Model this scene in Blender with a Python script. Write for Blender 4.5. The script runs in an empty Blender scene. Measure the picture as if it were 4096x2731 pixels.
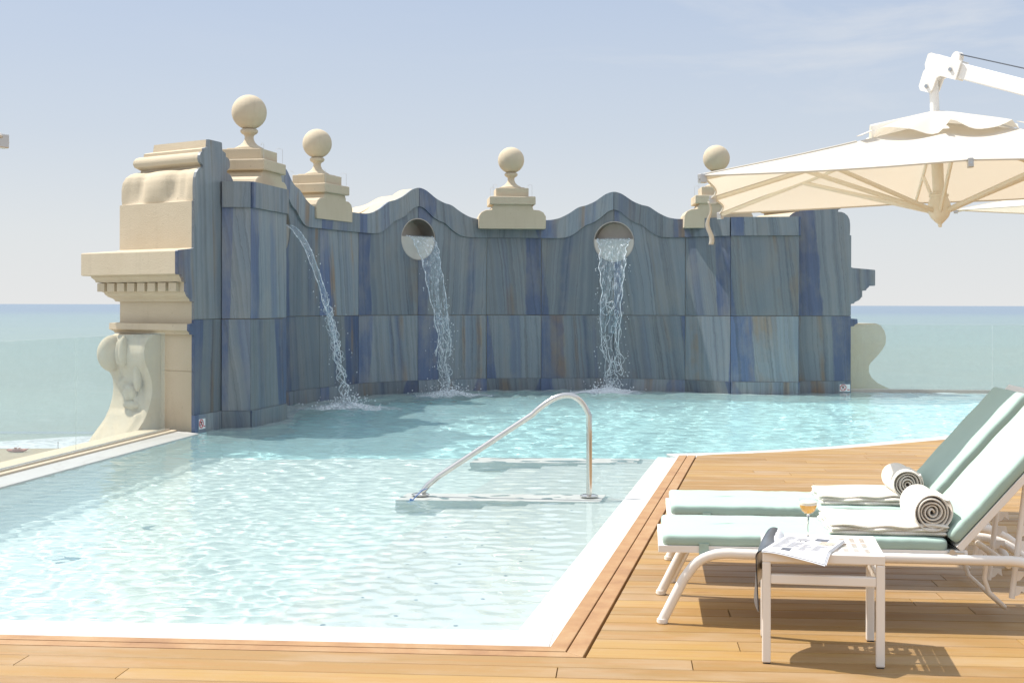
import bpy, math, random
import numpy as np
from mathutils import Vector, Matrix
from mathutils.geometry import tessellate_polygon
R = math.radians
rnd = random.Random(7)
sc = bpy.context.scene
COL = sc.collection

# ------------------------------------------------------------------ helpers
class MB:
    """collects shapes and links them as ONE mesh object"""
    def __init__(s): s.v = []; s.f = []
    def add(s, v, f):
        b = len(s.v); s.v += [tuple(p) for p in v]; s.f += [tuple(i + b for i in q) for q in f]
    def box(s, x0, x1, y0, y1, z0, z1, M=None):
        v = [Vector((x, y, z)) for x in (x0, x1) for y in (y0, y1) for z in (z0, z1)]
        if M: v = [M @ p for p in v]
        s.add(v, [(0, 1, 3, 2), (4, 6, 7, 5), (0, 4, 5, 1), (2, 3, 7, 6), (0, 2, 6, 4), (1, 5, 7, 3)])
    def prism(s, poly, z0, z1):
        """poly: list of (x,y) counter-clockwise; vertical prism"""
        n = len(poly)
        v = [(p[0], p[1], z0) for p in poly] + [(p[0], p[1], z1) for p in poly]
        f = [(i, (i + 1) % n, n + (i + 1) % n, n + i) for i in range(n)]
        tri = tessellate_polygon([[Vector((p[0], p[1], 0)) for p in poly]])
        for t in tri:
            a = [Vector(v[i]) for i in t]
            if (a[1] - a[0]).cross(a[2] - a[0]).z < 0: t = t[::-1]
            f.append(tuple(n + i for i in t)); f.append(tuple(t[::-1]))
        s.add(v, f)
    def plate(s, poly, y0, y1):
        """poly in (x,z); slab between y0 (front) and y1"""
        n = len(poly)
        v = [(p[0], y0, p[1]) for p in poly] + [(p[0], y1, p[1]) for p in poly]
        f = [(i, (i + 1) % n, n + (i + 1) % n, n + i) for i in range(n)]
        f = [q[::-1] for q in f]
        tri = tessellate_polygon([[Vector((p[0], p[1], 0)) for p in poly]])
        for t in tri:
            a = [Vector((poly[i][0], poly[i][1], 0)) for i in t]
            if (a[1] - a[0]).cross(a[2] - a[0]).z < 0: t = t[::-1]
            f.append(tuple(t)); f.append(tuple(n + i for i in t[::-1]))
        s.add(v, f)
    def tube(s, path, r, n=12, cap=True, sx=1.0):
        path = [Vector(p) for p in path]; m = len(path)
        rr = r if isinstance(r, (list, tuple)) else [r] * m
        T = []
        for i in range(m):
            t = (path[min(i + 1, m - 1)] - path[max(i - 1, 0)]).normalized(); T.append(t)
        up = Vector((0, 0, 1)) if abs(T[0].z) < .9 else Vector((0, 1, 0))
        N = (up - T[0] * up.dot(T[0])).normalized()
        v = []
        for i in range(m):
            N = (N - T[i] * N.dot(T[i])).normalized(); B = T[i].cross(N)
            for k in range(n):
                a = 2 * math.pi * k / n
                v.append(path[i] + (N * math.cos(a) + B * math.sin(a) * sx) * rr[i])
        f = [(i * n + k, i * n + (k + 1) % n, (i + 1) * n + (k + 1) % n, (i + 1) * n + k) for i in range(m - 1) for k in range(n)]
        if cap: f += [tuple(range(n))[::-1], tuple((m - 1) * n + k for k in range(n))]
        s.add(v, f)
    def lathe(s, prof, n=24, c=(0, 0, 0)):
        v = []; f = []; m = len(prof)
        for r, z in prof:
            for k in range(n):
                a = 2 * math.pi * k / n; v.append((c[0] + r * math.cos(a), c[1] + r * math.sin(a), c[2] + z))
        for i in range(m - 1):
            for k in range(n):
                f.append((i * n + k, i * n + (k + 1) % n, (i + 1) * n + (k + 1) % n, (i + 1) * n + k))
        if prof[0][0] > 1e-5: f.append(tuple(range(n))[::-1])
        if prof[-1][0] > 1e-5: f.append(tuple((m - 1) * n + k for k in range(n)))
        s.add(v, f)
    def grid(s, P, flip=False):
        """P[i][j] points"""
        a = len(P); b = len(P[0]); v = [p for row in P for p in row]
        f = [(i * b + j, i * b + j + 1, (i + 1) * b + j + 1, (i + 1) * b + j) for i in range(a - 1) for j in range(b - 1)]
        if flip: f = [q[::-1] for q in f]
        s.add(v, f)
    def ball(s, c, r, n=8, m=6, sq=(1, 1, 1)):
        v = []; f = []
        for i in range(m + 1):
            t = math.pi * i / m
            for k in range(n):
                a = 2 * math.pi * k / n
                v.append((c[0] + sq[0] * r * math.sin(t) * math.cos(a), c[1] + sq[1] * r * math.sin(t) * math.sin(a), c[2] - sq[2] * r * math.cos(t)))
        for i in range(m):
            for k in range(n): f.append((i * n + k, i * n + (k + 1) % n, (i + 1) * n + (k + 1) % n, (i + 1) * n + k))
        s.add(v, f)
    def build(s, name, mat, parent=None, loc=(0, 0, 0), rotz=0, smooth=40, bevel=0, seg=2):
        me = bpy.data.meshes.new(name); me.from_pydata(s.v, [], s.f)
        for m in (mat if isinstance(mat, (list, tuple)) else [mat]): me.materials.append(m)
        if smooth is not None:
            me.shade_smooth(); me.set_sharp_from_angle(angle=R(smooth))
        o = bpy.data.objects.new(name, me); COL.objects.link(o)
        o.location = loc; o.rotation_euler = (0, 0, rotz)
        if parent: o.parent = parent
        if bevel:
            b = o.modifiers.new('bevel', 'BEVEL'); b.width = bevel; b.segments = seg; b.limit_method = 'ANGLE'; b.angle_limit = R(35)
        return o

def empty(name, loc=(0, 0, 0), rotz=0):
    o = bpy.data.objects.new(name, None); COL.objects.link(o); o.location = loc; o.rotation_euler = (0, 0, rotz); o.empty_display_size = .2
    return o
def tag(o, label, cat, group=None):
    o['label'] = label; o['category'] = cat
    if group: o['group'] = group
    return o
def struct(o): o['kind'] = 'structure'; return o
def copy_tree(o, parent=None):
    c = o.copy(); COL.objects.link(c); c.parent = parent
    for ch in list(o.children): copy_tree(ch, c)
    return c
def bez(p0, p1, p2, n=8):
    return [Vector(p0).lerp(Vector(p1), t).lerp(Vector(p1).lerp(Vector(p2), t), t) for t in [i / n for i in range(n + 1)]]
def interp(x, xs, ys): return float(np.interp(x, xs, ys))

# ------------------------------------------------------------------ materials
def mat(name):
    m = bpy.data.materials.new(name); m.use_nodes = True
    return m, m.node_tree.nodes, m.node_tree.links, m.node_tree.nodes['Principled BSDF']
def nd(n, t, **k):
    x = n.new(t)
    for a, b in k.items(): setattr(x, a, b)
    return x
def mixc(n, l, fac, a, b, mode='MIX'):
    x = n.new('ShaderNodeMix'); x.data_type = 'RGBA'; x.blend_type = mode
    for s, val in ((x.inputs[0], fac), (x.inputs[6], a), (x.inputs[7], b)):
        if hasattr(val, 'is_linked'): l.new(val, s)
        elif isinstance(val, (tuple, list)): s.default_value = (*val[:3], 1)
        else: s.default_value = val
    return x.outputs[2]
def mth(n, l, op, a, b=0.0, c=None, clamp=False):
    x = n.new('ShaderNodeMath'); x.operation = op; x.use_clamp = clamp
    for i, val in enumerate((a, b) if c is None else (a, b, c)):
        if hasattr(val, 'is_linked'): l.new(val, x.inputs[i])
        else: x.inputs[i].default_value = val
    return x.outputs[0]
def ramp(n, l, fac, stops, interp_='LINEAR'):
    x = n.new('ShaderNodeValToRGB'); x.color_ramp.interpolation = interp_
    e = x.color_ramp.elements
    while len(e) < len(stops): e.new(.5)
    for i, (p, c) in enumerate(stops):
        e[i].position = p; e[i].color = (*c, 1) if isinstance(c, tuple) else (c, c, c, 1)
    l.new(fac, x.inputs[0]); return x.outputs[0]
def noise(n, l, vec, scale, detail=4, rough=.55, dist=0, dim='3D'):
    x = n.new('ShaderNodeTexNoise'); x.noise_dimensions = dim
    if vec is not None: l.new(vec, x.inputs['Vector'])
    x.inputs['Scale'].default_value = scale; x.inputs['Detail'].default_value = detail
    x.inputs['Roughness'].default_value = rough; x.inputs['Distortion'].default_value = dist
    return x.outputs['Fac']
def mapping(n, l, vec, scale=(1, 1, 1), loc=(0, 0, 0)):
    x = n.new('ShaderNodeMapping'); x.inputs['Scale'].default_value = scale; x.inputs['Location'].default_value = loc
    l.new(vec, x.inputs['Vector']); return x.outputs[0]
def bump(n, l, b, h, strength=.3, dist=.01):
    x = n.new('ShaderNodeBump'); x.inputs['Strength'].default_value = strength; x.inputs['Distance'].default_value = dist
    l.new(h, x.inputs['Height']); l.new(x.outputs[0], b.inputs['Normal'])
def objco(n): return n.new('ShaderNodeTexCoord').outputs['Object']

def simple(name, col, rough=.5, metal=0, var=.08, nscale=12, bmp=0, bscale=200, spec=.5):
    m, n, l, b = mat(name); co = objco(n)
    f = noise(n, l, co, nscale, 5)
    l.new(mixc(n, l, f, tuple(c * (1 - var) for c in col), tuple(min(1, c * (1 + var)) for c in col)), b.inputs['Base Color'])
    b.inputs['Roughness'].default_value = rough; b.inputs['Metallic'].default_value = metal; b.inputs['Specular IOR Level'].default_value = spec
    if bmp: bump(n, l, b, noise(n, l, co, bscale, 4), bmp, .004)
    return m

def stone_material():
    m, n, l, b = mat('cream_render'); co = objco(n)
    a = noise(n, l, co, 2.2, 6, .6); c = noise(n, l, mapping(n, l, co, (5, 5, .5)), 2, 6, .7); g = noise(n, l, co, 90, 3)
    col = mixc(n, l, a, (.50, .415, .295), (.585, .505, .385))
    st = ramp(n, l, c, [(.55, 0.0), (.78, 1.0)])
    col = mixc(n, l, mth(n, l, 'MULTIPLY', st, .42), col, (.40, .335, .24))
    col = mixc(n, l, mth(n, l, 'MULTIPLY', g, .14), col, (.36, .29, .18))
    pit = ramp(n, l, noise(n, l, co, 17, 3, .7), [(.66, 0.0), (.73, 1.0)])
    col = mixc(n, l, mth(n, l, 'MULTIPLY', pit, .5), col, (.30, .25, .18))
    l.new(col, b.inputs['Base Color']); b.inputs['Roughness'].default_value = .85; b.inputs['Specular IOR Level'].default_value = .25
    bump(n, l, b, mth(n, l, 'ADD', g, mth(n, l, 'MULTIPLY', a, 1.5)), .5, .012)
    return m

def azul_material():
    """polished blue quartzite cladding: vertical grain, indigo wedges, rusty veins"""
    m, n, l, b = mat('blue_quartzite'); co = objco(n)
    oi = n.new('ShaderNodeObjectInfo')
    sep = n.new('ShaderNodeSeparateXYZ'); l.new(co, sep.inputs[0])
    rz = mth(n, l, 'MULTIPLY', oi.outputs['Random'], 57.0)
    off = n.new('ShaderNodeCombineXYZ'); l.new(rz, off.inputs[1]); l.new(mth(n, l, 'MULTIPLY', rz, 1.7), off.inputs[0])
    vv = n.new('ShaderNodeVectorMath'); vv.operation = 'ADD'; l.new(co, vv.inputs[0]); l.new(off.outputs[0], vv.inputs[1])
    p = vv.outputs[0]
    warp = noise(n, l, mapping(n, l, p, (1.6, 1, .5)), 1.6, 3, .5)
    warp2 = noise(n, l, mapping(n, l, p, (4, 1, 1.2)), 2.2, 4, .6)
    sl = mth(n, l, 'SUBTRACT', mth(n, l, 'MULTIPLY', oi.outputs['Random'], .22), .06)
    x0 = mth(n, l, 'ADD', sep.outputs[0], mth(n, l, 'MULTIPLY', rz, 1.7))
    x1 = mth(n, l, 'ADD', x0, mth(n, l, 'MULTIPLY', sep.outputs[2], sl))
    x2 = mth(n, l, 'ADD', x1, mth(n, l, 'MULTIPLY', warp, .13))
    x3 = mth(n, l, 'ADD', x2, mth(n, l, 'MULTIPLY', warp2, .035))
    def oned(x, s, d=2, r=.5, k=0.0):
        c = n.new('ShaderNodeCombineXYZ'); l.new(x, c.inputs[0]); c.inputs[1].default_value = k
        return noise(n, l, c.outputs[0], s, d, r)
    wig = noise(n, l, mapping(n, l, p, (9, 1, 3.2)), 2.0, 4, .65)
    x4 = mth(n, l, 'ADD', x3, mth(n, l, 'MULTIPLY', wig, .05))
    band = oned(x3, 2.1, 1.5, .5)
    fine = oned(x4, 19, 6, .82, 3.3)
    med = oned(x4, 8, 3, .6, 8.1)
    cl = noise(n, l, mapping(n, l, p, (2.5, 1, 1.1)), 2.2, 6, .62)
    base = ramp(n, l, med, [(.25, (.175, .205, .235)), (.42, (.225, .255, .280)), (.54, (.275, .302, .318)), (.64, (.230, .240, .240)), (.8, (.190, .222, .255))])
    base = mixc(n, l, mth(n, l, 'MULTIPLY', cl, .55), base, (.150, .195, .255))
    blue = mixc(n, l, cl, (.062, .095, .215), (.115, .155, .270))
    gen = n.new('ShaderNodeTexCoord').outputs['Generated']; gs = n.new('ShaderNodeSeparateXYZ'); l.new(gen, gs.inputs[0])
    def wnoise(k):
        q = n.new('ShaderNodeTexWhiteNoise'); q.noise_dimensions = '1D'; l.new(mth(n, l, 'ADD', rz, k), q.inputs['W']); return q.outputs[0]
    flip = mth(n, l, 'GREATER_THAN', wnoise(3.1), .72)
    gx_ = mth(n, l, 'ABSOLUTE', mth(n, l, 'SUBTRACT', gs.outputs[0], flip))
    tilt = mth(n, l, 'MULTIPLY', mth(n, l, 'SUBTRACT', wnoise(5.7), .42), .32)
    wv = mth(n, l, 'ADD', mth(n, l, 'ADD', gx_, mth(n, l, 'MULTIPLY', mth(n, l, 'SUBTRACT', gs.outputs[2], .5), tilt)), mth(n, l, 'MULTIPLY', mth(n, l, 'SUBTRACT', warp2, .5), .10))
    dd_ = mth(n, l, 'SUBTRACT', wv, mth(n, l, 'MULTIPLY', wnoise(9.3), .36))
    wedge = ramp(n, l, mth(n, l, 'ADD', dd_, .5), [(.485, .82), (.51, 0.0)])
    soft = ramp(n, l, band, [(.56, 0.0), (.61, .38), (.64, .38), (.68, 0.0)])
    bf = mth(n, l, 'MAXIMUM', wedge, soft)
    col = mixc(n, l, bf, base, blue)
    brown = ramp(n, l, oned(x2, 4.6, 2, .5, 21.0), [(.59, 0.0), (.68, 1.0)])
    brk = ramp(n, l, noise(n, l, mapping(n, l, p, (1, 1, .8)), 1.7, 3), [(.42, 0.0), (.62, 1.0)])
    col = mixc(n, l, mth(n, l, 'MULTIPLY', mth(n, l, 'MULTIPLY', brown, brk), .85), col, (.27, .185, .12))
    gold = ramp(n, l, oned(x3, 15, 1, .5, 40.0), [(.70, 0.0), (.74, 1.0)])
    gbr = ramp(n, l, noise(n, l, mapping(n, l, p, (6, 1, 3)), 2, 4), [(.56, 0.0), (.64, 1.0)])
    col = mixc(n, l, mth(n, l, 'MULTIPLY', mth(n, l, 'MULTIPLY', gold, gbr), .5), col, (.42, .36, .22))
    dk = ramp(n, l, fine, [(.33, 1.0), (.50, 0.0)])
    col = mixc(n, l, mth(n, l, 'MULTIPLY', dk, .72), col, (.075, .090, .115))
    lt = ramp(n, l, fine, [(.56, 0.0), (.75, 1.0)])
    col = mixc(n, l, mth(n, l, 'MULTIPLY', lt, .34), col, (.42, .45, .45))
    pat = ramp(n, l, noise(n, l, mapping(n, l, p, (1.6, 1, .8)), 1.5, 5, .62), [(.46, 0.0), (.68, 1.0)])
    col = mixc(n, l, mth(n, l, 'MULTIPLY', pat, .60), col, mixc(n, l, fine, (.19, .185, .175), (.37, .365, .35)))
    wn = n.new('ShaderNodeTexWhiteNoise'); wn.noise_dimensions = '1D'; l.new(rz, wn.inputs['W'])
    tone = mth(n, l, 'ADD', mth(n, l, 'MULTIPLY', wn.outputs[0], .38), .70)
    col = mixc(n, l, 1.0, col, tone, 'MULTIPLY')
    l.new(col, b.inputs['Base Color'])
    l.new(ramp(n, l, cl, [(.3, .32), (.7, .5)]), b.inputs['Roughness'])
    b.inputs['Specular IOR Level'].default_value = .4
    bump(n, l, b, fine, .06, .003)
    return m

def wood_material():
    m, n, l, b = mat('iroko_deck'); co = objco(n)
    g = n.new('ShaderNodeNewGeometry'); rp = g.outputs['Random Per Island']
    off = n.new('ShaderNodeCombineXYZ'); l.new(mth(n, l, 'MULTIPLY', rp, 91.0), off.inputs[2]); l.new(mth(n, l, 'MULTIPLY', rp, 37.0), off.inputs[0])
    vv = n.new('ShaderNodeVectorMath'); vv.operation = 'ADD'; l.new(co, vv.inputs[0]); l.new(off.outputs[0], vv.inputs[1])
    p = vv.outputs[0]
    a = noise(n, l, mapping(n, l, p, (.9, 14, 1)), 1.6, 6, .62, .6)
    f = noise(n, l, mapping(n, l, p, (2.2, 90, 1)), 2.0, 4, .7)
    pt = noise(n, l, mapping(n, l, p, (1.2, 3, 1)), 1.3, 4, .6)
    col = ramp(n, l, rp, [(0, (.215, .130, .044)), (.2, (.345, .215, .066)), (.42, (.255, .155, .050)), (.66, (.40, .258, .082)), (.85, (.30, .185, .060)), (1, (.235, .158, .070))])
    col = mixc(n, l, mth(n, l, 'MULTIPLY', ramp(n, l, a, [(.38, 0.0), (.72, 1.0)]), .55), col, (.33, .165, .058))
    col = mixc(n, l, mth(n, l, 'MULTIPLY', ramp(n, l, pt, [(.45, 0.0), (.66, 1.0)]), .55), col, (.38, .285, .19))
    col = mixc(n, l, mth(n, l, 'MULTIPLY', f, .32), col, (.30, .155, .055))
    kn = n.new('ShaderNodeTexVoronoi'); l.new(mapping(n, l, p, (1.3, 5, 1)), kn.inputs['Vector']); kn.inputs['Scale'].default_value = .9
    kk = ramp(n, l, kn.outputs['Distance'], [(.02, 1.0), (.07, 0.0)])
    col = mixc(n, l, mth(n, l, 'MULTIPLY', kk, .5), col, (.20, .10, .04))
    l.new(col, b.inputs['Base Color'])
    l.new(ramp(n, l, a, [(.3, .42), (.7, .62)]), b.inputs['Roughness'])
    b.inputs['Specular IOR Level'].default_value = .35
    bump(n, l, b, mth(n, l, 'ADD', f, a), .18, .003)
    return m

def border_material():
    m, n, l, b = mat('worn_border_board'); co = objco(n)
    a = noise(n, l, co, 5, 6, .65); f = noise(n, l, co, 60, 4, .7)
    col = ramp(n, l, a, [(.3, (.27, .135, .055)), (.5, (.36, .20, .085)), (.66, (.40, .255, .125)), (.8, (.33, .245, .155))])
    col = mixc(n, l, mth(n, l, 'MULTIPLY', f, .4), col, (.22, .12, .055))
    l.new(col, b.inputs['Base Color']); b.inputs['Roughness'].default_value = .6
    bump(n, l, b, f, .25, .003); return m

def marble_material(name, c0, c1, vein, rough=.45):
    m, n, l, b = mat(name); co = objco(n)
    a = noise(n, l, mapping(n, l, co, (1, .35, 1)), 1.4, 6, .6, .8); f = noise(n, l, co, 14, 4)
    col = mixc(n, l, a, c0, c1)
    v = ramp(n, l, a, [(.47, 0.0), (.5, 1.0), (.53, 0.0)])
    col = mixc(n, l, mth(n, l, 'MULTIPLY', v, .35), col, vein)
    col = mixc(n, l, mth(n, l, 'MULTIPLY', f, .12), col, vein)
    l.new(col, b.inputs['Base Color']); b.inputs['Roughness'].default_value = rough; b.inputs['Specular IOR Level'].default_value = .4
    return m

def fabric(name, col, tint, weave=260, translucent=0.0, tcol=None, bmp=.2):
    m, n, l, b = mat(name); co = objco(n)
    a = noise(n, l, co, 5, 5, .6); f = noise(n, l, co, weave, 2)
    c = mixc(n, l, a, col, tint); c = mixc(n, l, mth(n, l, 'MULTIPLY', f, .18), c, tuple(x * .72 for x in col))
    l.new(c, b.inputs['Base Color']); b.inputs['Roughness'].default_value = .9; b.inputs['Specular IOR Level'].default_value = .15
    b.inputs['Sheen Weight'].default_value = .15
    w2 = noise(n, l, co, 3.5, 3)
    bump(n, l, b, mth(n, l, 'ADD', mth(n, l, 'MULTIPLY', f, .2), w2), bmp, .01)
    if translucent:
        out = n['Material Output']; t = n.new('ShaderNodeBsdfTranslucent'); t.inputs[0].default_value = (*tcol, 1)
        x = n.new('ShaderNodeMixShader'); x.inputs[0].default_value = translucent
        l.new(b.outputs[0], x.inputs[1]); l.new(t.outputs[0], x.inputs[2]); l.new(x.outputs[0], out.inputs[0])
    return m

def terry_material():
    m, n, l, b = mat('terry_towel'); co = objco(n)
    v = n.new('ShaderNodeTexVoronoi'); l.new(co, v.inputs['Vector']); v.inputs['Scale'].default_value = 260
    a = noise(n, l, co, 30, 4); d = v.outputs['Distance']
    c = mixc(n, l, mth(n, l, 'MULTIPLY', d, .9), (.83, .78, .70), (.58, .54, .47))
    l.new(c, b.inputs['Base Color']); b.inputs['Roughness'].default_value = .95; b.inputs['Sheen Weight'].default_value = .3; b.inputs['Specular IOR Level'].default_value = .1
    bump(n, l, b, mth(n, l, 'SUBTRACT', mth(n, l, 'MULTIPLY', a, .8), d), .45, .003)
    return m

def clear_pane(name, tint, base=.06):
    """balustrade glass: clear, slightly green, mirror-like at grazing angles"""
    m, n, l, b = mat(name); n.remove(b); out = n['Material Output']
    t = n.new('ShaderNodeBsdfTransparent'); t.inputs[0].default_value = (*tint, 1)
    g = n.new('ShaderNodeBsdfGlossy'); g.inputs['Roughness'].default_value = .01; g.inputs[0].default_value = (.95, .98, .97, 1)
    fr = n.new('ShaderNodeFresnel'); fr.inputs[0].default_value = 1.5
    sm = noise(n, l, objco(n), 6, 5, .7)
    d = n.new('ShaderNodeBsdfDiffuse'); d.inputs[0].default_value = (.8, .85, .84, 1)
    gg = n.new('ShaderNodeNewGeometry'); front = mth(n, l, 'SUBTRACT', 1.0, gg.outputs['Backfacing']); ff = mth(n, l, 'MULTIPLY', mth(n, l, 'MULTIPLY', fr.outputs[0], front), .55)
    x = n.new('ShaderNodeMixShader'); l.new(ff, x.inputs[0]); l.new(t.outputs[0], x.inputs[1]); l.new(g.outputs[0], x.inputs[2])
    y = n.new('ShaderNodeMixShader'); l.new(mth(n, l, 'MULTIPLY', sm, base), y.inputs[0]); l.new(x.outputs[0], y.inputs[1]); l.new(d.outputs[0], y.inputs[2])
    l.new(y.outputs[0], out.inputs[0]); return m

def water_surface():
    m, n, l, b = mat('pool_water'); n.remove(b); out = n['Material Output']
    g = n.new('ShaderNodeBsdfGlass'); g.inputs['IOR'].default_value = 1.33; g.inputs['Roughness'].default_value = 0
    g.inputs[0].default_value = (.975, .997, 1.0, 1)
    d = n.new('ShaderNodeBsdfDiffuse'); d.inputs[0].default_value = (.58, .87, .88, 1)          # cloudy light scattered inside the water
    x = n.new('ShaderNodeMixShader'); x.inputs[0].default_value = .13; l.new(g.outputs[0], x.inputs[1]); l.new(d.outputs[0], x.inputs[2]); l.new(x.outputs[0], out.inputs[0]); return m

def jet_material(name, lo, hi, dens):
    """falling water: clear film with frothy white streaks"""
    m, n, l, b = mat(name); out = n['Material Output']; co = objco(n)
    b.inputs['Base Color'].default_value = (.86, .90, .93, 1); b.inputs['Roughness'].default_value = .12; b.inputs['Specular IOR Level'].default_value = .8
    t = n.new('ShaderNodeBsdfTransparent'); t.inputs[0].default_value = (.93, .97, .99, 1)
    s = noise(n, l, mapping(n, l, co, (1, 1, .13)), 34, 5, .65, .3)
    f = ramp(n, l, s, [(lo, dens), (hi, min(1.0, dens + .75))])
    x = n.new('ShaderNodeMixShader'); l.new(f, x.inputs[0]); l.new(t.outputs[0], x.inputs[1]); l.new(b.outputs[0], x.inputs[2]); l.new(x.outputs[0], out.inputs[0])
    bump(n, l, b, s, .8, .02); return m

def sea_material():
    m, n, l, b = mat('sea_water'); g = n.new('ShaderNodeNewGeometry'); pos = g.outputs['Position']
    sep = n.new('ShaderNodeSeparateXYZ'); l.new(pos, sep.inputs[0])
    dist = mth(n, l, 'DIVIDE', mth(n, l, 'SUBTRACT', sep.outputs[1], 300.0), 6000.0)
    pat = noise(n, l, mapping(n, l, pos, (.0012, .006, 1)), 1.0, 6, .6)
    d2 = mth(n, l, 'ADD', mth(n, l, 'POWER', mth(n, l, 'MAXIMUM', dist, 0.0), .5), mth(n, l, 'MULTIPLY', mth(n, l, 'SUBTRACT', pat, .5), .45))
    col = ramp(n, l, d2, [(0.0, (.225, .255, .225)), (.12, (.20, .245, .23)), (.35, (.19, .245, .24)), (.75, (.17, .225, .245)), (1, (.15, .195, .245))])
    fo = ramp(n, l, noise(n, l, mapping(n, l, pos, (.02, .12, 1)), 1, 5, .7), [(.62, 0.0), (.72, 1.0)])
    col = mixc(n, l, mth(n, l, 'MULTIPLY', fo, .35), col, (.6, .65, .65))
    l.new(col, b.inputs['Base Color']); b.inputs['Roughness'].default_value = .45; b.inputs['IOR'].default_value = 1.33; b.inputs['Specular IOR Level'].default_value = .22
    w = noise(n, l, mapping(n, l, pos, (.05, .22, 1)), 1.0, 6, .65)
    bump(n, l, b, w, .9, 2.0); return m

def umbrella_cloth():
    return fabric('cream_canvas', (.66, .63, .57), (.70, .67, .615), 400, .28, (.80, .73, .60), .12)

STONE = stone_material(); AZUL = azul_material(); WOOD = wood_material(); BORDER = border_material()
COPING = marble_material('white_marble', (.47, .46, .44), (.535, .525, .505), (.38, .35, .315), .4)
FLOORM = marble_material('pool_floor_stone', (.64, .72, .69), (.715, .775, .745), (.54, .63, .61), .6)
DEEPM = marble_material('deep_floor_water_tint', (.45, .80, .81), (.55, .86, .85), (.40, .73, .75), .6)  # turquoise put into the floor colour stands in for light filtered by deep water
STEPM = marble_material('pool_step_stone', (.64, .645, .615), (.70, .70, .67), (.54, .525, .475), .5)
CHEEK = marble_material('wet_stair_marble', (.40, .43, .41), (.47, .49, .465), (.36, .37, .34), .3)
GROUT = simple('grout', (.30, .34, .34), .9)
DARK = simple('dark_gap', (.045, .035, .03), .9)
STEEL = simple('brushed_steel', (.62, .60, .57), .16, 1.0, .06, 30)
SATIN = simple('satin_steel', (.60, .56, .50), .38, .75, .1, 8)
PAINT = simple('white_powder_coat', (.78, .735, .68), .42, 0, .03, 8, .04, 500)
ALU = simple('white_mast', (.80, .78, .74), .35, 0, .03)
CREAMRIB = simple('cream_rib', (.80, .755, .65), .4, 0, .04)
CUSH = fabric('mint_fabric', (.345, .465, .41), (.385, .505, .45), 420)
TERRY = terry_material(); CANVAS = umbrella_cloth()
GLASS = clear_pane('balustrade_glass', (.95, .972, .962), .24); WATER = water_surface()  # high diffuse share paints a milky reflection veil over the panes
TERR = simple('terrace_mass', (.50, .45, .37), .9)
LINING = simple('spout_lining', (.47, .43, .385), .42, .6, .15, 6)
SILVER = simple('zinc_fitting', (.55, .53, .50), .35, .9)
WHITE = simple('sign_white', (.82, .82, .80), .5); RED = simple('sign_red', (.55, .03, .04), .5); BLACK = simple('black_ink', (.03, .03, .035), .6)
BLUE = simple('blue_plastic', (.04, .13, .36), .4)

# ------------------------------------------------------------------ camera (level, shifted lens) and pixel helper
F = 3176 / 2352; CAMZ = 1.38
cd = bpy.data.cameras.new('camera'); cam = bpy.data.objects.new('camera', cd); COL.objects.link(cam)
cam.location = (0, 0, CAMZ); cam.rotation_euler = (R(90), R(-.12), 0)
cd.sensor_width = 36; cd.lens = F * 36; cd.shift_y = -84 / 2352; cd.clip_end = 400000; cd.clip_start = .05
sc.camera = cam

# ------------------------------------------------------------------ light and sky
SUN = Vector((-.928 * math.cos(R(57)), .372 * math.cos(R(57)), math.sin(R(57)))).normalized()
ld = bpy.data.lights.new('sun', 'SUN'); ld.energy = 4.0; ld.angle = R(.5); ld.color = (1, .955, .88)
sun = bpy.data.objects.new('sun', ld); COL.objects.link(sun); sun.rotation_euler = SUN.to_track_quat('Z', 'Y').to_euler(); sun.location = SUN * 60
ld.cycles.is_caustics_light = True
wd = bpy.data.worlds.new('World'); sc.world = wd; wd.use_nodes = True
n = wd.node_tree.nodes; l = wd.node_tree.links; bg = n['Background']
sky = n.new('ShaderNodeTexSky'); sky.sky_type = 'NISHITA'; sky.sun_disc = False; sky.sun_elevation = R(57); sky.sun_rotation = math.atan2(SUN.x, SUN.y)
sky.air_density = 1.0; sky.dust_density = 2.0; sky.ozone_density = 1.0
tc = n.new('ShaderNodeTexCoord'); sp = n.new('ShaderNodeSeparateXYZ'); l.new(tc.outputs['Generated'], sp.inputs[0])
el = sp.outputs[2]
hz = ramp(n, l, el, [(0.0, (4.95, 5.0, 5.0)), (.05, (4.6, 4.8, 4.95)), (.12, (3.85, 4.25, 4.8)), (.215, (3.2, 3.75, 4.7)), (.45, (7.2, 7.8, 8.6))])
fac = ramp(n, l, el, [(0.0, .97), (.22, .88), (.5, .80), (.9, .6)])
cl = noise(n, l, mapping(n, l, tc.outputs['Generated'], (1.6, 1.6, 9), (0, 0, .3)), 2.4, 7, .6, .5)
clm = ramp(n, l, cl, [(.50, 0.0), (.74, 1.0)])
lim = ramp(n, l, el, [(.08, 0.0), (.16, 1.0)])
rx = ramp(n, l, mth(n, l, 'ADD', sp.outputs[0], .5), [(.42, 0.08), (.75, 1.0)])
base = mixc(n, l, fac, sky.outputs[0], hz)
cloudy = mixc(n, l, mth(n, l, 'MULTIPLY', mth(n, l, 'MULTIPLY', clm, lim), mth(n, l, 'MULTIPLY', rx, .6)), base, (5.0, 5.05, 5.1))
l.new(cloudy, bg.inputs[0]); bg.inputs[1].default_value = .1

# ------------------------------------------------------------------ plan: local frame of the fountain wall
LU = Vector((.78, .626, 0)).normalized(); LN = Vector((-.626, .78, 0)).normalized(); LO = Vector((.955, 18.37, 0))
def LW(u, w, z=0): return LO + LU * u + LN * w + Vector((0, 0, z))

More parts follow.
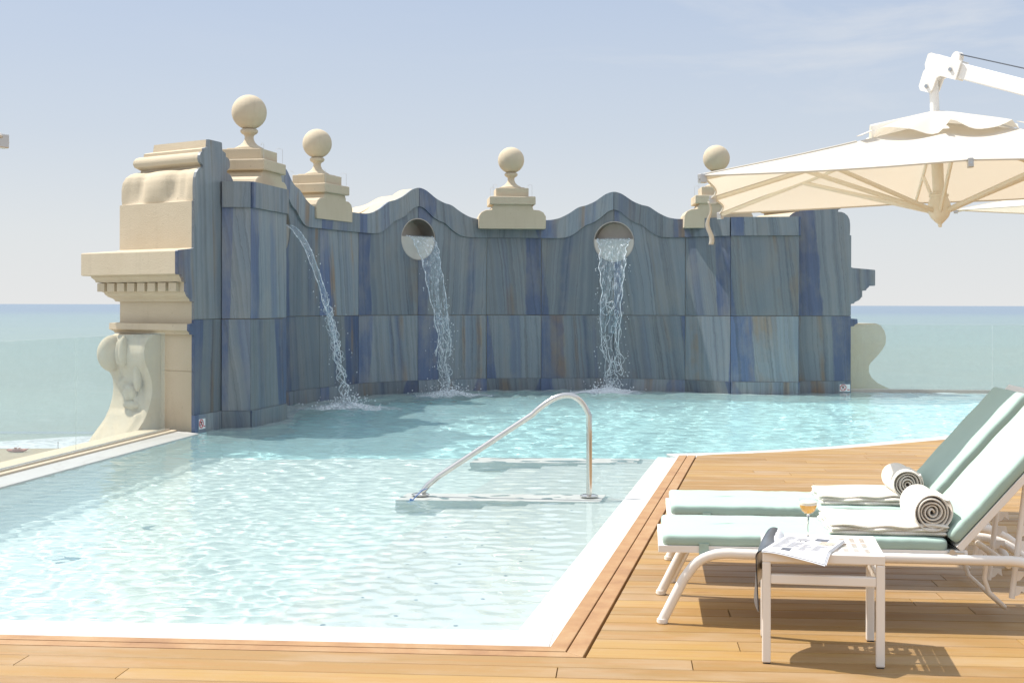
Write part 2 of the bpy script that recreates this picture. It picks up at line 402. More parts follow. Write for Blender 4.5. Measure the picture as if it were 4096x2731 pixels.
R0 = Vector((.153, 5.47, 0)); EX = Vector((.1902, .9817, 0)).normalized(); EP = Vector((-EX.y, EX.x, 0))
PA = -R(4.6); PU = Vector((math.cos(PA), math.sin(PA), 0)); PV = Vector((-math.sin(PA), math.cos(PA), 0))
def UV(p): d = Vector(p) - R0; return d.dot(PU), d.dot(PV)
def XY(u, v): return R0 + PU * u + PV * v
far_edge = [(1.505, 12.45), (2.05, 12.58), (2.588, 12.82), (3.3, 13.2), (4.54, 14.1), (6.2, 15.7), (7.7, 17.6), (8.9, 19.6), (9.7, 22.4)]
fe_uv = [UV((x, y, 0)) for x, y in far_edge]

# wooden deck: every board a real board, joints open over a dark void
MU = .163
def left_limit(v):
    if v < fe_uv[0][1]: return .1116 * v + MU
    return interp(v, [q[1] for q in fe_uv], [q[0] for q in fe_uv])
mb = MB()
def board(v0, v1, ua0, ua1, ub0, ub1):
    zt = .03 + rnd.uniform(-.0006, .0006); c = .003
    v = [(ua0, v0, 0), (ub0, v0, 0), (ub1, v1, 0), (ua1, v1, 0), (ua0, v0, zt - c), (ub0, v0, zt - c), (ub1, v1, zt - c), (ua1, v1, zt - c),
         (ua0 + .001, v0 + c, zt), (ub0 - .001, v0 + c, zt), (ub1 - .001, v1 - c, zt), (ua1 + .001, v1 - c, zt)]
    mb.add(v, [(0, 1, 5, 4), (1, 2, 6, 5), (2, 3, 7, 6), (3, 0, 4, 7), (4, 5, 9, 8), (5, 6, 10, 9), (6, 7, 11, 10), (7, 4, 8, 11), (8, 9, 10, 11)])
pitch = .1495; row = -62
while True:
    v0 = -.152 + row * pitch; v1 = v0 + pitch - .0065
    if v0 > 16.4: break
    if v1 < -.14: a0 = a1 = -9.0
    else: a0 = left_limit(v0 + .002); a1 = left_limit(v1)
    u = max(a0, a1) + rnd.uniform(.5, 2.2); p0, p1 = a0, a1
    while True:
        e = min(u, 14.0)
        if e > max(p0, p1) + .12: board(v0, v1, p0, p1, e - .0025, e - .0025); p0 = p1 = e + .0005
        if e >= 14: break
        u = e + rnd.uniform(1.1, 3.0)
    row += 1
deck = struct(mb.build('wooden_deck', WOOD, loc=tuple(R0), rotz=PA, smooth=None))
mb = MB()
pts = [XY(-9, -9.6), XY(14, -9.6), XY(14, 16.5), XY(9.5, 16.5)] + [Vector((x, y, 0)) + Vector((.02, -.02, 0)) for x, y in far_edge[::-1]] + [XY(.02, -.02), XY(-9, -.02)]
mb.prism([(p.x, p.y) for p in pts], -1.5, -.002); struct(mb.build('deck_substructure', DARK, smooth=None))
# two mitred border boards round the pool corner (flush frame of the deck)
mb = MB()
ang = EX.dot(PU), EX.dot(PV); ku = ang[0] / ang[1]
def off_line(d): return lambda v: ku * v + d * math.sqrt(1 + ku * ku)
for d0, d1 in ((.002, .072), (.078, .150)):
    f0, f1 = off_line(d0), off_line(d1); vt = fe_uv[0][1] - .004
    P = [(f0(-d0), -d0), (f1(-d1), -d1), (f1(vt), vt), (f0(vt), vt)]
    mb.prism(P, 0, .031)
    P = [(-9, -d1), (f1(-d1) - .001, -d1), (f0(-d0) - .001, -d0), (-9, -d0)]
    mb.prism(P, 0, .0315 if d0 < .01 else .030)
o = mb.build('deck_border', BORDER, loc=tuple(R0), rotz=PA, smooth=None, bevel=.003); struct(o)

# ------------------------------------------------------------------ pool shell
GL0 = Vector((-3.755, 14.78, 0)); GL1 = Vector((-4.165, 11.25, 0)); gd = (GL1 - GL0).normalized(); GLE = GL0 + gd * 11
gperp = Vector((-gd.y, gd.x, 0));  gperp = gperp if gperp.x > 0 else -gperp      # towards the pool
GR0 = LW(5.72, .35); GR1 = Vector((9.05, 21.72, 0)); rd = (GR1 - GR0).normalized(); GRE = GR0 + rd * 7
WALLP = [(-5.63, 0), (-5.095, .37), (-4.82, .2), (-3.955, .93), (-3.72, 1.75)]
def arc(a, b, bulge, n=14):
    a = Vector(a); b = Vector(b); d = b - a; nn = Vector((-d.y, d.x)).normalized()
    return [tuple(a + d * (i / n) + nn * bulge * (1 - (2 * i / n - 1) ** 2)) for i in range(n + 1)]
BAY1 = arc((-3.72, 1.75), (-2.0, 3.43), .2); BAY2 = arc((-.99, 3.99), (1.46, 4.0), .19); BAY3 = arc((2.2, 3.51), (3.735, 1.76), .2)
RIGHTP = [(3.735, 1.76), (3.94, .98), (4.63, .2), (4.97, .47), (5.64, 0)]
foot = WALLP[:-1] + BAY1 + BAY2 + BAY3 + RIGHTP[1:]
# foot coping inner edge: offset towards pool (-normal)
def offset_poly(pl, d):
    out = []
    for i, p in enumerate(pl):
        a = Vector(pl[max(i - 1, 0)]); b = Vector(pl[min(i + 1, len(pl) - 1)]); t = (b - a).normalized(); nn = Vector((t.y, -t.x))
        out.append(tuple(Vector(p) + nn * d))
    return out
core = [(-5.4, .1), (-4.9, .02), (-4.1, .55), (-3.45, 1.6)] + offset_poly(BAY1, .36)[2:-1] + offset_poly(BAY2, .36) + offset_poly(BAY3, .36)[1:-2] + [(3.45, 1.6), (4.0, .5), (4.7, -.1), (5.3, -.2)]
foot_out = offset_poly(foot, -.25)
mb = MB()
bm_v = [LW(*p) for p in core]
# ring quads via nearest sampling: resample both to same count
def resample(pl, n):
    pl = [Vector(p) for p in pl]; L = [0]
    for i in range(1, len(pl)): L.append(L[-1] + (pl[i] - pl[i - 1]).length)
    out = []
    for k in range(n):
        t = L[-1] * k / (n - 1); i = max(j for j in range(len(L)) if L[j] <= t + 1e-9); i = min(i, len(pl) - 2)
        s_ = (t - L[i]) / max(L[i + 1] - L[i], 1e-9); out.append(pl[i].lerp(pl[i + 1], s_))
    return out
inn = resample(core, 90); outr = resample(foot_out, 90)
PP = []
for a, b in zip(inn, outr):
    A = LW(a.x, a.y); B = LW(b.x, b.y)
    PP.append([(A.x, A.y, -1.45), (A.x, A.y, -.05), (B.x, B.y, -.045)])
mb.grid(PP, flip=True)
cop_wall = struct(mb.build('wall_foot_coping', COPING, smooth=30))
# pool floor
mb = MB()
def fz(d): return interp(d, [0, 1.4, 4.2, 8], [-.42, -.50, -1.02, -1.15])
gx = []
for i in range(40):
    dd = -1 + i * .22; rowp = []
    for j in range(36):
        q = R0 + EP * dd + EX * (-1.2 + j * .245)
        rowp.append((q.x, q.y, fz(dd)))
    gx.append(rowp)
mb.grid(gx, flip=True)
for o in [struct(mb.build('sloping_pool_floor', FLOORM, smooth=60))]: o.cycles.is_caustics_receiver = True
mb = MB(); mb.box(-4.6, 12, 12.3, 24, -1.6, -1.2); mb.box(-5.6, -2, 4, 12.3, -1.6, -1.16)
deepf = struct(mb.build('deep_pool_floor', DEEPM, smooth=None)); deepf.cycles.is_caustics_receiver = True
cop_wall.cycles.is_caustics_receiver = True
# near coping, left coping, far deck coping, infinity edge
def pr(name, pts, z0, z1, m, bevel=.004):
    b = MB(); P = [(p.x, p.y) for p in pts]
    ar = sum(P[i][0] * P[(i + 1) % len(P)][1] - P[(i + 1) % len(P)][0] * P[i][1] for i in range(len(P)))
    if ar < 0: P = P[::-1]
    b.prism(P, z0, z1); o = struct(b.build(name, m, smooth=None, bevel=bevel)); o.cycles.is_caustics_receiver = True; return o
pr('near_coping', [XY(-9, .006), XY(-.006, .006), XY(.0, .33), XY(-9, .33)], -1.45, .014, COPING)
cl0 = GL0 + gperp * .10; cl1 = GLE + gperp * .10
pr('left_coping', [cl0 - gd * .2, cl1, cl1 + gperp * .36, cl0 + gperp * .36 + gd * .1], -1.45, .014, COPING)
fe_in = []
for i, (x, y) in enumerate(far_edge):
    a = Vector(far_edge[max(i - 1, 0)]); b_ = Vector(far_edge[min(i + 1, len(far_edge) - 1)]); t = (b_ - a).normalized()
    fe_in.append(Vector((x - t.y * .33, y + t.x * .33, 0)))
fe_out = [Vector((x, y, 0)) for x, y in far_edge]
pr('far_coping', fe_out + fe_in[::-1], -1.45, .010, COPING)
nr = Vector((rd.y, -rd.x, 0)); nr = nr if nr.y < 0 else -nr
pr('infinity_edge_coping', [GR0 + nr * .02, GRE + nr * .02, GRE + nr * .3, GR0 + nr * .3], -1.45, -.012, COPING)
# steps along the deck side, between the two stub walls and beyond
mbs = MB()
for d, z, e0, e1 in ((.19, .011, -.8, 7.09), (.52, -.055, -.79, 7.085), (.84, -.10, -.785, 7.08), (1.14, -.19, -.78, 7.07), (1.42, -.32, -.77, 7.06)):
    q = [R0 + EX * e0 - EP * -.004 * 0 + EP * .006, R0 + EX * e1 + EP * .006, R0 + EX * e1 + EP * d, R0 + EX * e0 + EP * d]
    P = [(p.x, p.y) for p in q]; mbs.prism(P if (P[1][0]-P[0][0])*(P[2][1]-P[0][1])-(P[2][0]-P[0][0])*(P[1][1]-P[0][1])>0 else P[::-1], -1.4, z)
steps = struct(mbs.build('pool_steps', STEPM, smooth=None, bevel=.006)); steps.cycles.is_caustics_receiver = True
STUD = simple('stud_blue', (.05, .12, .22), .5)
for d, z in ((.49, -.0545), (.81, -.0995), (1.11, -.1895)):
    for k in range(9):
        q = R0 + EX * (.55 + k * .46 + .1 * math.sin(k * 5 + d * 9)) + EP * d
        b = MB(); b.lathe([(.011, 0), (.011, .002), (.0001, .004)], 10); b.build('step_stud', STUD, steps, loc=(q.x, q.y, z))
# stub walls (cheek walls of the stairs)
S1a = Vector((-.822, 9.777, 0)); S1b = Vector((.62, 9.70, 0)); S1c = S1b + EX * .36; S1d = Vector((-.765, 10.13, 0))
def cheek(name, pts, z, lab):
    b = MB(); P = [(p.x, p.y) for p in pts]; b.prism(P, -1.3, z); o = b.build(name, CHEEK, smooth=None, bevel=.006); o.cycles.is_caustics_receiver = True
    return tag(o, lab, 'stair wall')
cheek('stair_cheek_wall', [S1a, S1b, S1c, S1d], .0015, 'low white marble stub wall in the pool carrying the steel handrail')
S2a = Vector((-.367, 12.13, 0)); S2b = Vector((1.1, 12.09, 0)); S2c = Vector((1.16, 12.44, 0)); S2d = Vector((-.30, 12.50, 0))
cheek('stair_cheek_wall', [S2a, S2b, S2c, S2d], .001, 'low white marble stub wall in the pool beyond the handrail, near the deck corner')
# floor fittings
for i, (px, py, sz) in enumerate(((345, 1227, .055), (150, 1303, .055), (800, 1044, .07))):
    y0 = 4383 / (py - 701); X = (px - 1176) / 3176 * y0; dep = 1.0 if i < 2 else 1.15
    t = .9; yy = y0 + dep * 1.1; xx = X * yy / y0
    dd = (Vector((xx, yy, 0)) - R0).dot(EP); zz = fz(dd) if yy < 12.2 else -1.2
    b = MB(); b.lathe([(sz, 0), (sz, .012), (sz * .85, .02), (.0, .024)], 20)
    o = b.build('floor_drain', simple('drain_blue', (.08, .17, .24), .5), loc=(xx, yy, zz + .003))
    tag(o, ['round dark drain on the pool floor, the larger smudge straight left of the handrail foot', 'round dark drain on the pool floor at far left, nearest the front edge', 'round dark drain on the pool floor in the shade before the wall'][i], 'drain', 'drains on the pool floor')
    o.cycles.is_caustics_receiver = True

# terrace mass under everything
mb = MB(); mb.prism([(-9, -4.2), (14, -4.2), (14, 23.5), (4.6, 24.5), (-5.5, 16.6), (-5.2, 10)], -33.5, -1.62)
struct(mb.build('terrace_mass', TERR, smooth=None))

# water: one rippled sheet
poly = [XY(-9, .1), XY(.05, .1), Vector((1.55, 12.5, 0))] + [Vector((x + .05, y + .02, 0)) for x, y in far_edge[1:]] + [GRE + nr * .04, GR0 + nr * .04, LW(5.5, .35), LW(4.8, .5), LW(4.2, 1.1), LW(3.9, 1.8)] + [LW(*p) for p in offset_poly(BAY3, -.06)[::-1][1:]] + [LW(*p) for p in offset_poly(BAY2, -.06)[::-1]] + [LW(*p) for p in offset_poly(BAY1, -.06)[::-1]] + [LW(-4.2, 1.1), LW(-4.8, .5), LW(-5.5, .25), GL0 + gperp * .2, GLE + gperp * .2]
def inside(px, py, P):
    c = np.zeros(px.shape, bool); n_ = len(P); j = n_ - 1
    for i in range(n_):
        xi, yi, xj, yj = P[i].x, P[i].y, P[j].x, P[j].y
        c ^= ((yi > py) != (yj > py)) & (px < (xj - xi) * (py - yi) / (yj - yi + 1e-12) + xi); j = i
    return c
ys = [5.3]
while ys[-1] < 23.6: ys.append(ys[-1] + interp(ys[-1], [5.5, 9, 13, 22], [.022, .028, .035, .045]))
ys = np.array(ys); ss = np.linspace(-.42, .56, 430)
Yg = np.repeat(ys[:, None], len(ss), 1); Xg = ss[None, :] * (Yg + 1.5)
rg = np.random.default_rng(5); Z = np.zeros_like(Xg)
jets_xy = [LW(0.2, 3.0), LW(2.55, 2.1), LW(-2.4, 2.55)]
chop = np.zeros_like(Xg)
for q in jets_xy: chop += np.exp(-((Xg - q.x) ** 2 + (Yg - q.y) ** 2) / 3.2)
farb = np.clip((Yg - 10.5) / 5, 0, 1)
for i in range(46):                                            # small wind ripples
    lam = .07 * 2 ** (rg.random() * 1.9); a = rg.normal(1.35, .75); k = 2 * math.pi / lam
    fade = np.clip(lam / (.0016 * Yg * Yg * .35 + .05), 0, 1)
    Z += lam * .0019 * fade * np.sin(k * (math.cos(a) * Xg + math.sin(a) * Yg) + rg.random() * 6.28 + .6 * np.sin(.9 * Xg + 1.3 * Yg + i))
for i in range(26):                                            # longer waves, growing towards the jets
    lam = .17 * 2 ** (rg.random() * 1.7); a = rg.normal(1.5, .75); k = 2 * math.pi / lam
    Z += lam * (.00035 + .0030 * farb + .0035 * np.clip(chop, 0, 1)) * np.sin(k * (math.cos(a) * Xg + math.sin(a) * Yg) + rg.random() * 6.28)
for q in jets_xy:
    rr_ = np.hypot(Xg - q.x, Yg - q.y); Z += .012 * np.exp(-rr_ / 1.1) * np.sin(rr_ * 26)
dsh = np.abs((Xg - R0.x) * EP.x + (Yg - R0.y) * EP.y)
Z *= np.clip(.35 + dsh * .8, 0, 1) * np.clip((Yg - 5.2) * .9, .25, 1)
Z = np.clip(Z, -.06, .06)
Z[Yg < 12.4] = np.clip(Z[Yg < 12.4], -.009, .009)
V = np.stack([Xg, Yg, Z], -1).reshape(-1, 3); a_, b_ = Xg.shape; idx = np.arange(a_ * b_).reshape(a_, b_)
cx_ = (Xg[:-1, :-1] + Xg[1:, 1:]) / 2; cy_ = (Yg[:-1, :-1] + Yg[1:, 1:]) / 2; keep = inside(cx_, cy_, poly)
Fq = np.stack([idx[:-1, :-1], idx[:-1, 1:], idx[1:, 1:], idx[1:, :-1]], -1)[keep]
used = np.unique(Fq); remap = -np.ones(len(V), int); remap[used] = np.arange(len(used))
me = bpy.data.meshes.new('pool_water'); me.from_pydata(V[used].tolist(), [], remap[Fq].tolist()); me.materials.append(WATER); me.shade_smooth()
water = bpy.data.objects.new('pool_water', me); COL.objects.link(water); struct(water); water.cycles.is_caustics_caster = True

# ------------------------------------------------------------------ fountain wall
wall = empty('fountain_wall', LW(0, 4))
tag(wall, 'tall wavy topped wall clad in veined blue quartzite slabs curving round the pool', 'wall')
def place(o, a, b, z=0):
    """put a facet object (local x along a->b, y into the wall) at its spot"""
    A = LW(*a); B = LW(*b); d = B - A
    o.parent = wall; o.location = A - wall.location + Vector((0, 0, z)); o.rotation_euler = (0, 0, math.atan2(d.y, d.x))
ZB, ZJ, ZF, ZT = .19, 1.215, 2.465, 2.755
SX = [0, .11, .265, .39, .49, .62, .75, .87, 1]; SY = [1, .92, .645, .51, .465, .235, .07, .005, 0]
def wave(s, k=1.0): return interp(min(abs(s) / k, 1), SX, SY)
# smooth the wave table
_xs = np.linspace(0, 1, 201); _ys = np.interp(_xs, SX, SY); _k = np.hanning(31); _k /= _k.sum()
_ys = np.convolve(np.concatenate([_ys[15:0:-1], _ys, np.zeros(15)]), _k, 'valid')
def wave(s, k=1.0): return float(np.interp(min(abs(s) / k, 1), _xs, _ys))
PORT_R, PORT_Z = .33, 2.41
def strip(name, a, b, pts, x0, x1, zlo, zhi, proud, th, hole=None, m=AZUL, nmin=1):
    """slab following plan polyline pts (local x,y) between x0..x1 with curved bottom/top; hole = (xc, zc, r)"""
    xs_ = [x0 + (x1 - x0) * i / max(nmin, 1) for i in range(max(nmin, 1) + 1)]
    if hole:
        xs_ += [hole[0] - hole[2] * math.cos(math.pi * i / 24) for i in range(25)]
        xs_ = sorted(set(round(x, 5) for x in xs_ if x0 - 1e-6 <= x <= x1 + 1e-6))
    px_ = [p[0] for p in pts]; py_ = [p[1] for p in pts]
    yy = lambda x: interp(x, px_, py_)
    M_ = MB()
    def quad_run(x_a, x_b, la, ta, lb, tb):
        if ta - la < 1e-4 and tb - lb < 1e-4: return
        ya, yb = yy(x_a) - proud, yy(x_b) - proud
        M_.add([(x_a, ya, la), (x_b, yb, lb), (x_b, yb, tb), (x_a, ya, ta), (x_a, ya + th, la), (x_b, yb + th, lb), (x_b, yb + th, tb), (x_a, ya + th, ta)],
               [(0, 1, 2, 3), (3, 2, 6, 7), (1, 0, 4, 5)] + ([(0, 3, 7, 4)] if abs(x_a - x0) < 1e-5 else []) + ([(2, 1, 5, 6)] if abs(x_b - x1) < 1e-5 else []))
    for i in range(len(xs_) - 1):
        xa, xb = xs_[i], xs_[i + 1]
        la, lb, ta, tb = zlo(xa), zlo(xb), zhi(xa), zhi(xb)
        if hole and xa >= hole[0] - hole[2] - 1e-4 and xb <= hole[0] + hole[2] + 1e-4:
            ha = math.sqrt(max(hole[2] ** 2 - (xa - hole[0]) ** 2, 0)); hb = math.sqrt(max(hole[2] ** 2 - (xb - hole[0]) ** 2, 0))
            c0a, c0b, c1a, c1b = hole[1] - ha, hole[1] - hb, hole[1] + ha, hole[1] + hb
            quad_run(xa, xb, min(la, c0a), min(ta, c0a), min(lb, c0b), min(tb, c0b))
            quad_run(xa, xb, max(la, c1a), max(ta, c1a), max(lb, c1b), max(tb, c1b))
        else: quad_run(xa, xb, la, ta, lb, tb)
    # weld
    vv = {}; nv = []; mp = []
    for p in M_.v:
        k = tuple(round(c, 4) for c in p)
        if k not in vv: vv[k] = len(nv); nv.append(p)
        mp.append(vv[k])
    M_.v = nv; M_.f = [tuple(dict.fromkeys(mp[i] for i in q)) for q in M_.f]; M_.f = [q for q in M_.f if len(q) > 2]
    o = M_.build(name, m, smooth=25); place(o, a, b); return o
J = .0038
def facet(a, b, bay=None, ext=(.05, .05)):
    A = Vector(a); B = Vector(b); Lh = (B - A).length; d = (B - A) / Lh; nn = Vector((-d.y, d.x))
    if bay: pts = [((Vector(p) - A).dot(d), (Vector(p) - A).dot(nn)) for p in bay]
    else: pts = [(0, 0), (Lh, 0)]
    hole = (Lh / 2, PORT_Z, PORT_R) if bay else None; nm = 40 if bay else 1
    h2 = lambda x: wave((x - Lh / 2) / (Lh / 2)) * .47 if bay else 0
    h1 = lambda x: wave((x - Lh / 2) / (Lh / 2), .8) * .47 if bay else 0
    segs = [(0, Lh / 2), (Lh / 2, Lh)] if bay else [(0, Lh)]
    for s0, s1 in segs:
        strip('plinth', a, b, pts, s0 + J, s1 - J, lambda x: -.12, lambda x: ZB - .002, .016, .03, nmin=nm)
        strip('wall_panel', a, b, pts, s0 + J, s1 - J, lambda x: ZB, lambda x: ZJ - J, 0, .03, nmin=nm)
        strip('wall_panel', a, b, pts, s0 + J, s1 - J, lambda x: ZJ + J, lambda x: ZF + h1(x) - .001, 0, .03, hole, nmin=nm)
        strip('frieze', a, b, pts, s0 + J, s1 - J, lambda x: ZF + h1(x), lambda x: ZT + h2(x), .030, .06, nmin=nm)
    cpts = [(-1, pts[0][1])] + pts + [(Lh + 1, pts[-1][1])]
    strip('masonry_core', a, b, cpts, -ext[0], Lh + ext[1], lambda x: -.3, lambda x: ZT + h2(x) - .006, -.032, .34, hole, m=STONE, nmin=nm)
    return pts, Lh
facet(WALLP[1], WALLP[2], None, (.05, -.03)); facet(WALLP[2], WALLP[3], None, (-.03, -.03)); facet(WALLP[3], WALLP[4], None, (-.03, .05))
b1 = facet(BAY1[0], BAY1[-1], BAY1); facet(BAY1[-1], BAY2[0]); b2 = facet(BAY2[0], BAY2[-1], BAY2); facet(BAY2[-1], BAY3[0]); b3 = facet(BAY3[0], BAY3[-1], BAY3)
facet(RIGHTP[0], RIGHTP[1], None, (.05, -.03)); facet(RIGHTP[1], RIGHTP[2], None, (-.03, -.03)); facet(RIGHTP[2], RIGHTP[3], None, (-.03, .05))
# porthole linings with weir plate
for bay in (BAY1, BAY2, BAY3):
    A = Vector(bay[0]); B = Vector(bay[-1]); Lh = (B - A).length; mid = Vector(bay[7]); d = (B - A) / Lh; nn = Vector((-d.y, d.x)); bul = (mid - A).dot(nn)
    M_ = MB(); nseg = 40; P = []
    for k in range(nseg + 1):
        t = 2 * math.pi * k / nseg; c, s_ = math.cos(t), math.sin(t)
        P.append([(Lh / 2 + r * c, bul + y, PORT_Z + r * s_) for r, y in ((PORT_R - .001, -.006), (PORT_R - .014, -.006), (PORT_R - .014, .34), (0.0, .345))])
    M_.grid(P, flip=False)
    sp_ = M_.build('porthole', LINING, smooth=40); place(sp_, bay[0], bay[-1])
    M_ = MB(); rr_ = PORT_R - .016; zc = .04
    t0 = math.asin(zc / rr_); arcp = [(Lh / 2 + rr_ * math.cos(t), PORT_Z + rr_ * math.sin(t)) for t in [math.pi - t0 + (math.pi + 2 * t0) * i / 28 for i in range(29)]]
    M_.plate(arcp, bul - .003, bul + .02)
    M_.box(Lh / 2 - .295, Lh / 2 + .295, bul + .022, bul + .32, PORT_Z + zc - .03, PORT_Z + zc - .012)
    o = M_.build('weir_plate', SATIN, smooth=30); place(o, bay[0], bay[-1]); Mx = o.matrix_basis.copy()

# ------------------------------------------------------------------ cream stone end piers (profile sweep) with blue end panel
PROF = [(3.19, -.34), (3.185, -.31), (3.10, -.30), (3.085, -.235), (3.075, -.215), (3.04, -.215), (3.035, -.17), (3.02, -.14), (2.99, -.12), (2.955, -.115), (2.92, -.13), (2.90, -.165), (2.885, -.19), (2.865, -.185)]
def lerp_(a, b, t): return a + (b - a) * t
SCR = [(2.862, -.20), (2.858, -.14), (2.84, -.095), (2.80, -.05), (2.74, -.022), (2.66, -.012), (2.56, -.012), (2.50, -.016), (2.492, -.016)]
LOWP = [(2.488, .004), (1.985, .004), (1.975, .03), (1.945, .345), (1.935, .352), (1.70, .352), (1.692, .34), (1.69, .265), (1.675, .262), (1.655, .24), (1.64, .225), (1.62, .222), (1.612, .165), (1.515, .165), (1.508, .145), (1.49, .14), (1.46, .11), (1.44, .065), (1.425, .05), (1.41, .045), (1.405, .0), (1.175, .0), (1.168, .095), (1.10, .10), (1.09, .085), (1.075, .055), (1.055, .05), (1.05, .0), (.662, .0), (.66, -.006), (.654, -.006), (.652, 0), (-.4, 0)]
ALLP = PROF + SCR + LOWP
def isect(p, d1, q, d2):
    x = d1.x * d2.y - d1.y * d2.x; t = ((q.x - p.x) * d2.y - (q.y - p.y) * d2.x) / x; return p + d1 * t
def end_pier(sg, label):
    A = Vector((5.63 * sg, 0)); S = Vector((5.93 * sg, 1.2)); d = Vector((-.788 * sg, .616)); W = 1.0
    S2 = S + d * .95; A2 = A + d * W
    path = [A, S, S2, A2]; root = empty('stone_pier', LW(A.x, A.y)); tag(root, label, 'pier', 'cream stone end piers')
    base = LW(A.x, A.y)
    def loc(p, z): q = LW(p.x, p.y, z) - base; return (q.x, q.y, q.z)
    NT = 26
    def ring(z, p, lob=None):
        out = []
        segn = []
        for i in range(3):
            t = (path[i + 1] - path[i]).normalized(); nn = Vector((-t.y, t.x)); c = (A + S2) / 2
            if (path[i] + path[i + 1]).lerp(c * 2, 0.0).dot(nn) * .5 - c.dot(nn) < 0: nn = -nn
            segn.append((t, nn))
        c0 = isect(path[0] + segn[0][1] * p, segn[0][0], A, d); c1 = isect(path[0] + segn[0][1] * p, segn[0][0], path[1] + segn[1][1] * p, segn[1][0])
        c2 = isect(path[1] + segn[1][1] * p, segn[1][0], path[2] + segn[2][1] * p, segn[2][0]); c3 = isect(path[2] + segn[2][1] * p, segn[2][0], A2, d)
        for k in range(NT + 1):
            s_ = k / NT; q = c0.lerp(c1, s_)
            if lob: q = q - segn[0][1] * lob(s_)
            out.append(loc(q, z))
        out += [loc(c2, z), loc(c3, z)]
        return out
    def lobes(z):
        h = max(0, min(1, (2.862 - z) / .37)); env = math.sin(math.pi * min(1, h * .95 + .05)) ** .6
        def f(s_):
            v = .0
            for c_, w_, a_ in ((.14, .045, .035), (.28, .09, .06), (.77, .09, .06), (.90, .03, .02)):
                v += a_ * math.exp(-((s_ - c_) / w_) ** 2)
            v -= .02 * math.exp(-((s_ - .52) / .16) ** 2)
            return v * env
        return f
    def sweep(prof, name, lob=False, top=False, bot=False):
        M_ = MB(); rings = [ring(z, p, lobes(z) if lob else None) for z, p in prof]
        M_.grid(rings, flip=(sg < 0))
        n_ = len(rings[0])
        if top: M_.f.append(tuple(range(n_)) if sg > 0 else tuple(range(n_))[::-1])
        # close the back against the blue panel
        return M_.build(name, STONE, root, smooth=32)
    sweep(PROF, 'cap_moulding', top=True); fine = []
    for i in range(len(SCR) - 1):
        for k in range(3): fine.append(tuple(lerp_(SCR[i][j], SCR[i + 1][j], k / 3) for j in (0, 1)))
    sweep(fine + [SCR[-1], (2.489, .0)], 'scroll_cushion', lob=True)
    sweep(LOWP[:2], 'block', top=True); sweep(LOWP[1:22], 'cornice', top=False); sweep(LOWP[21:], 'shaft')
    # dentils
    t = (S - A).normalized(); nn = Vector((-t.y, t.x)); nn = nn if nn.x * sg > 0 else -nn; nd_ = 8
    for k in range(nd_):
        s0 = -.02 + (1.24 + .17) * (k + .12) / nd_; s1 = s0 + .128; M_ = MB()
        P = [A + t * s0 + nn * .15, A + t * s1 + nn * .15, A + t * s1 + nn * .215, A + t * s0 + nn * .215]
        P = [loc(p, 0) for p in P]; P = [(p[0], p[1]) for p in P]
        ar = sum(P[i][0] * P[(i + 1) % 4][1] - P[(i + 1) % 4][0] * P[i][1] for i in range(4))
        M_.prism(P if ar > 0 else P[::-1], 1.517, 1.610); M_.build('dentil', STONE, root, smooth=None, bevel=.004)
    # blue panel: outline follows the mouldings on the outer side and the cap on the inner side
    sn = (Vector((-(S - A).y, (S - A).x))).normalized(); sn = sn if sn.x * sg > 0 else -sn; kk = abs(sn.dot(-d))
    outer = [(-p / kk - .012, z) for z, p in ALLP]                 # x along d
    inner = [(W + (p if z > 2.49 else 0) / kk + .01, z) for z, p in PROF + SCR]
    def panel(zlo, zhi, name, proud, grow=0):
        o_ = [(x - grow, z) for x, z in outer if zlo < z < zhi]
        xi = lambda z: interp(z, [q[1] for q in outer[::-1]], [q[0] for q in outer[::-1]])
        P = [(xi(zhi) - grow, zhi)] + o_ + [(xi(zlo) - grow, zlo)]
        if zhi > 2.5: P += [(W + .01, zlo)] + [q for q in inner[::-1]]
        else: P += [(W + .01, zlo), (W + .01, zhi)]
        M_ = MB()
        if sg < 0: M_.plate(P[::1] if False else P[::-1][::-1], -.03 - proud, -.002)
        else: M_.plate([(-x, z) for x, z in P][::-1], -.03 - proud, -.002)
        o = M_.build(name, AZUL, root, smooth=None)
        D = LW(A.x + d.x, A.y + d.y) - base
        if sg < 0: o.rotation_euler = (0, 0, math.atan2(D.y, D.x))
        else: o.rotation_euler = (0, 0, math.atan2(-D.y, -D.x))
        return o
    panel(ZJ + .003, 3.186, 'end_panel', 0); panel(ZB, ZJ - .002, 'end_panel', 0); panel(-.12, ZB - .002, 'end_plinth', .014)
    return root, A, S, t, nn, loc
pl = end_pier(-1, 'cream stone end pier with scroll cushion and dentil cornice, left of the blue wall')
pr_ = end_pier(1, 'end pier at the right end of the blue wall, seen as a notched blue slab')

# scroll consoles at the feet of the piers
def console(root, A, t, nn, loc, s0, s1, prof, ridge, name='scroll_bracket'):
    M_ = MB(); N_ = 22; rows = []
    zs = np.linspace(prof[0][0], prof[-1][0], 46)
    pz = [q[0] for q in prof][::-1]; pp = [q[1] for q in prof][::-1]
    for z in zs:
        p = interp(z, pz, pp); r_ = []
        r_.append(loc(A + t * s0 + nn * .001, z))
        for k in range(N_ + 1):
            v = k / N_; b_ = p + ridge(v, z)
            if k in (0, N_): b_ -= .012
            r_.append(loc(A + t * lerp_(s0, s1, v) + nn * b_, z))
        r_.append(loc(A + t * s1 + nn * .001, z)); rows.append(r_)
    M_.grid(rows, flip=(A.x < 0)); n_ = len(rows[0]); M_.f.append(tuple(range(n_)) if A.x > 0 else tuple(range(n_))[::-1])
    return M_.build(name, STONE, root, smooth=45)
root, A, S, t, nn, loc = pl
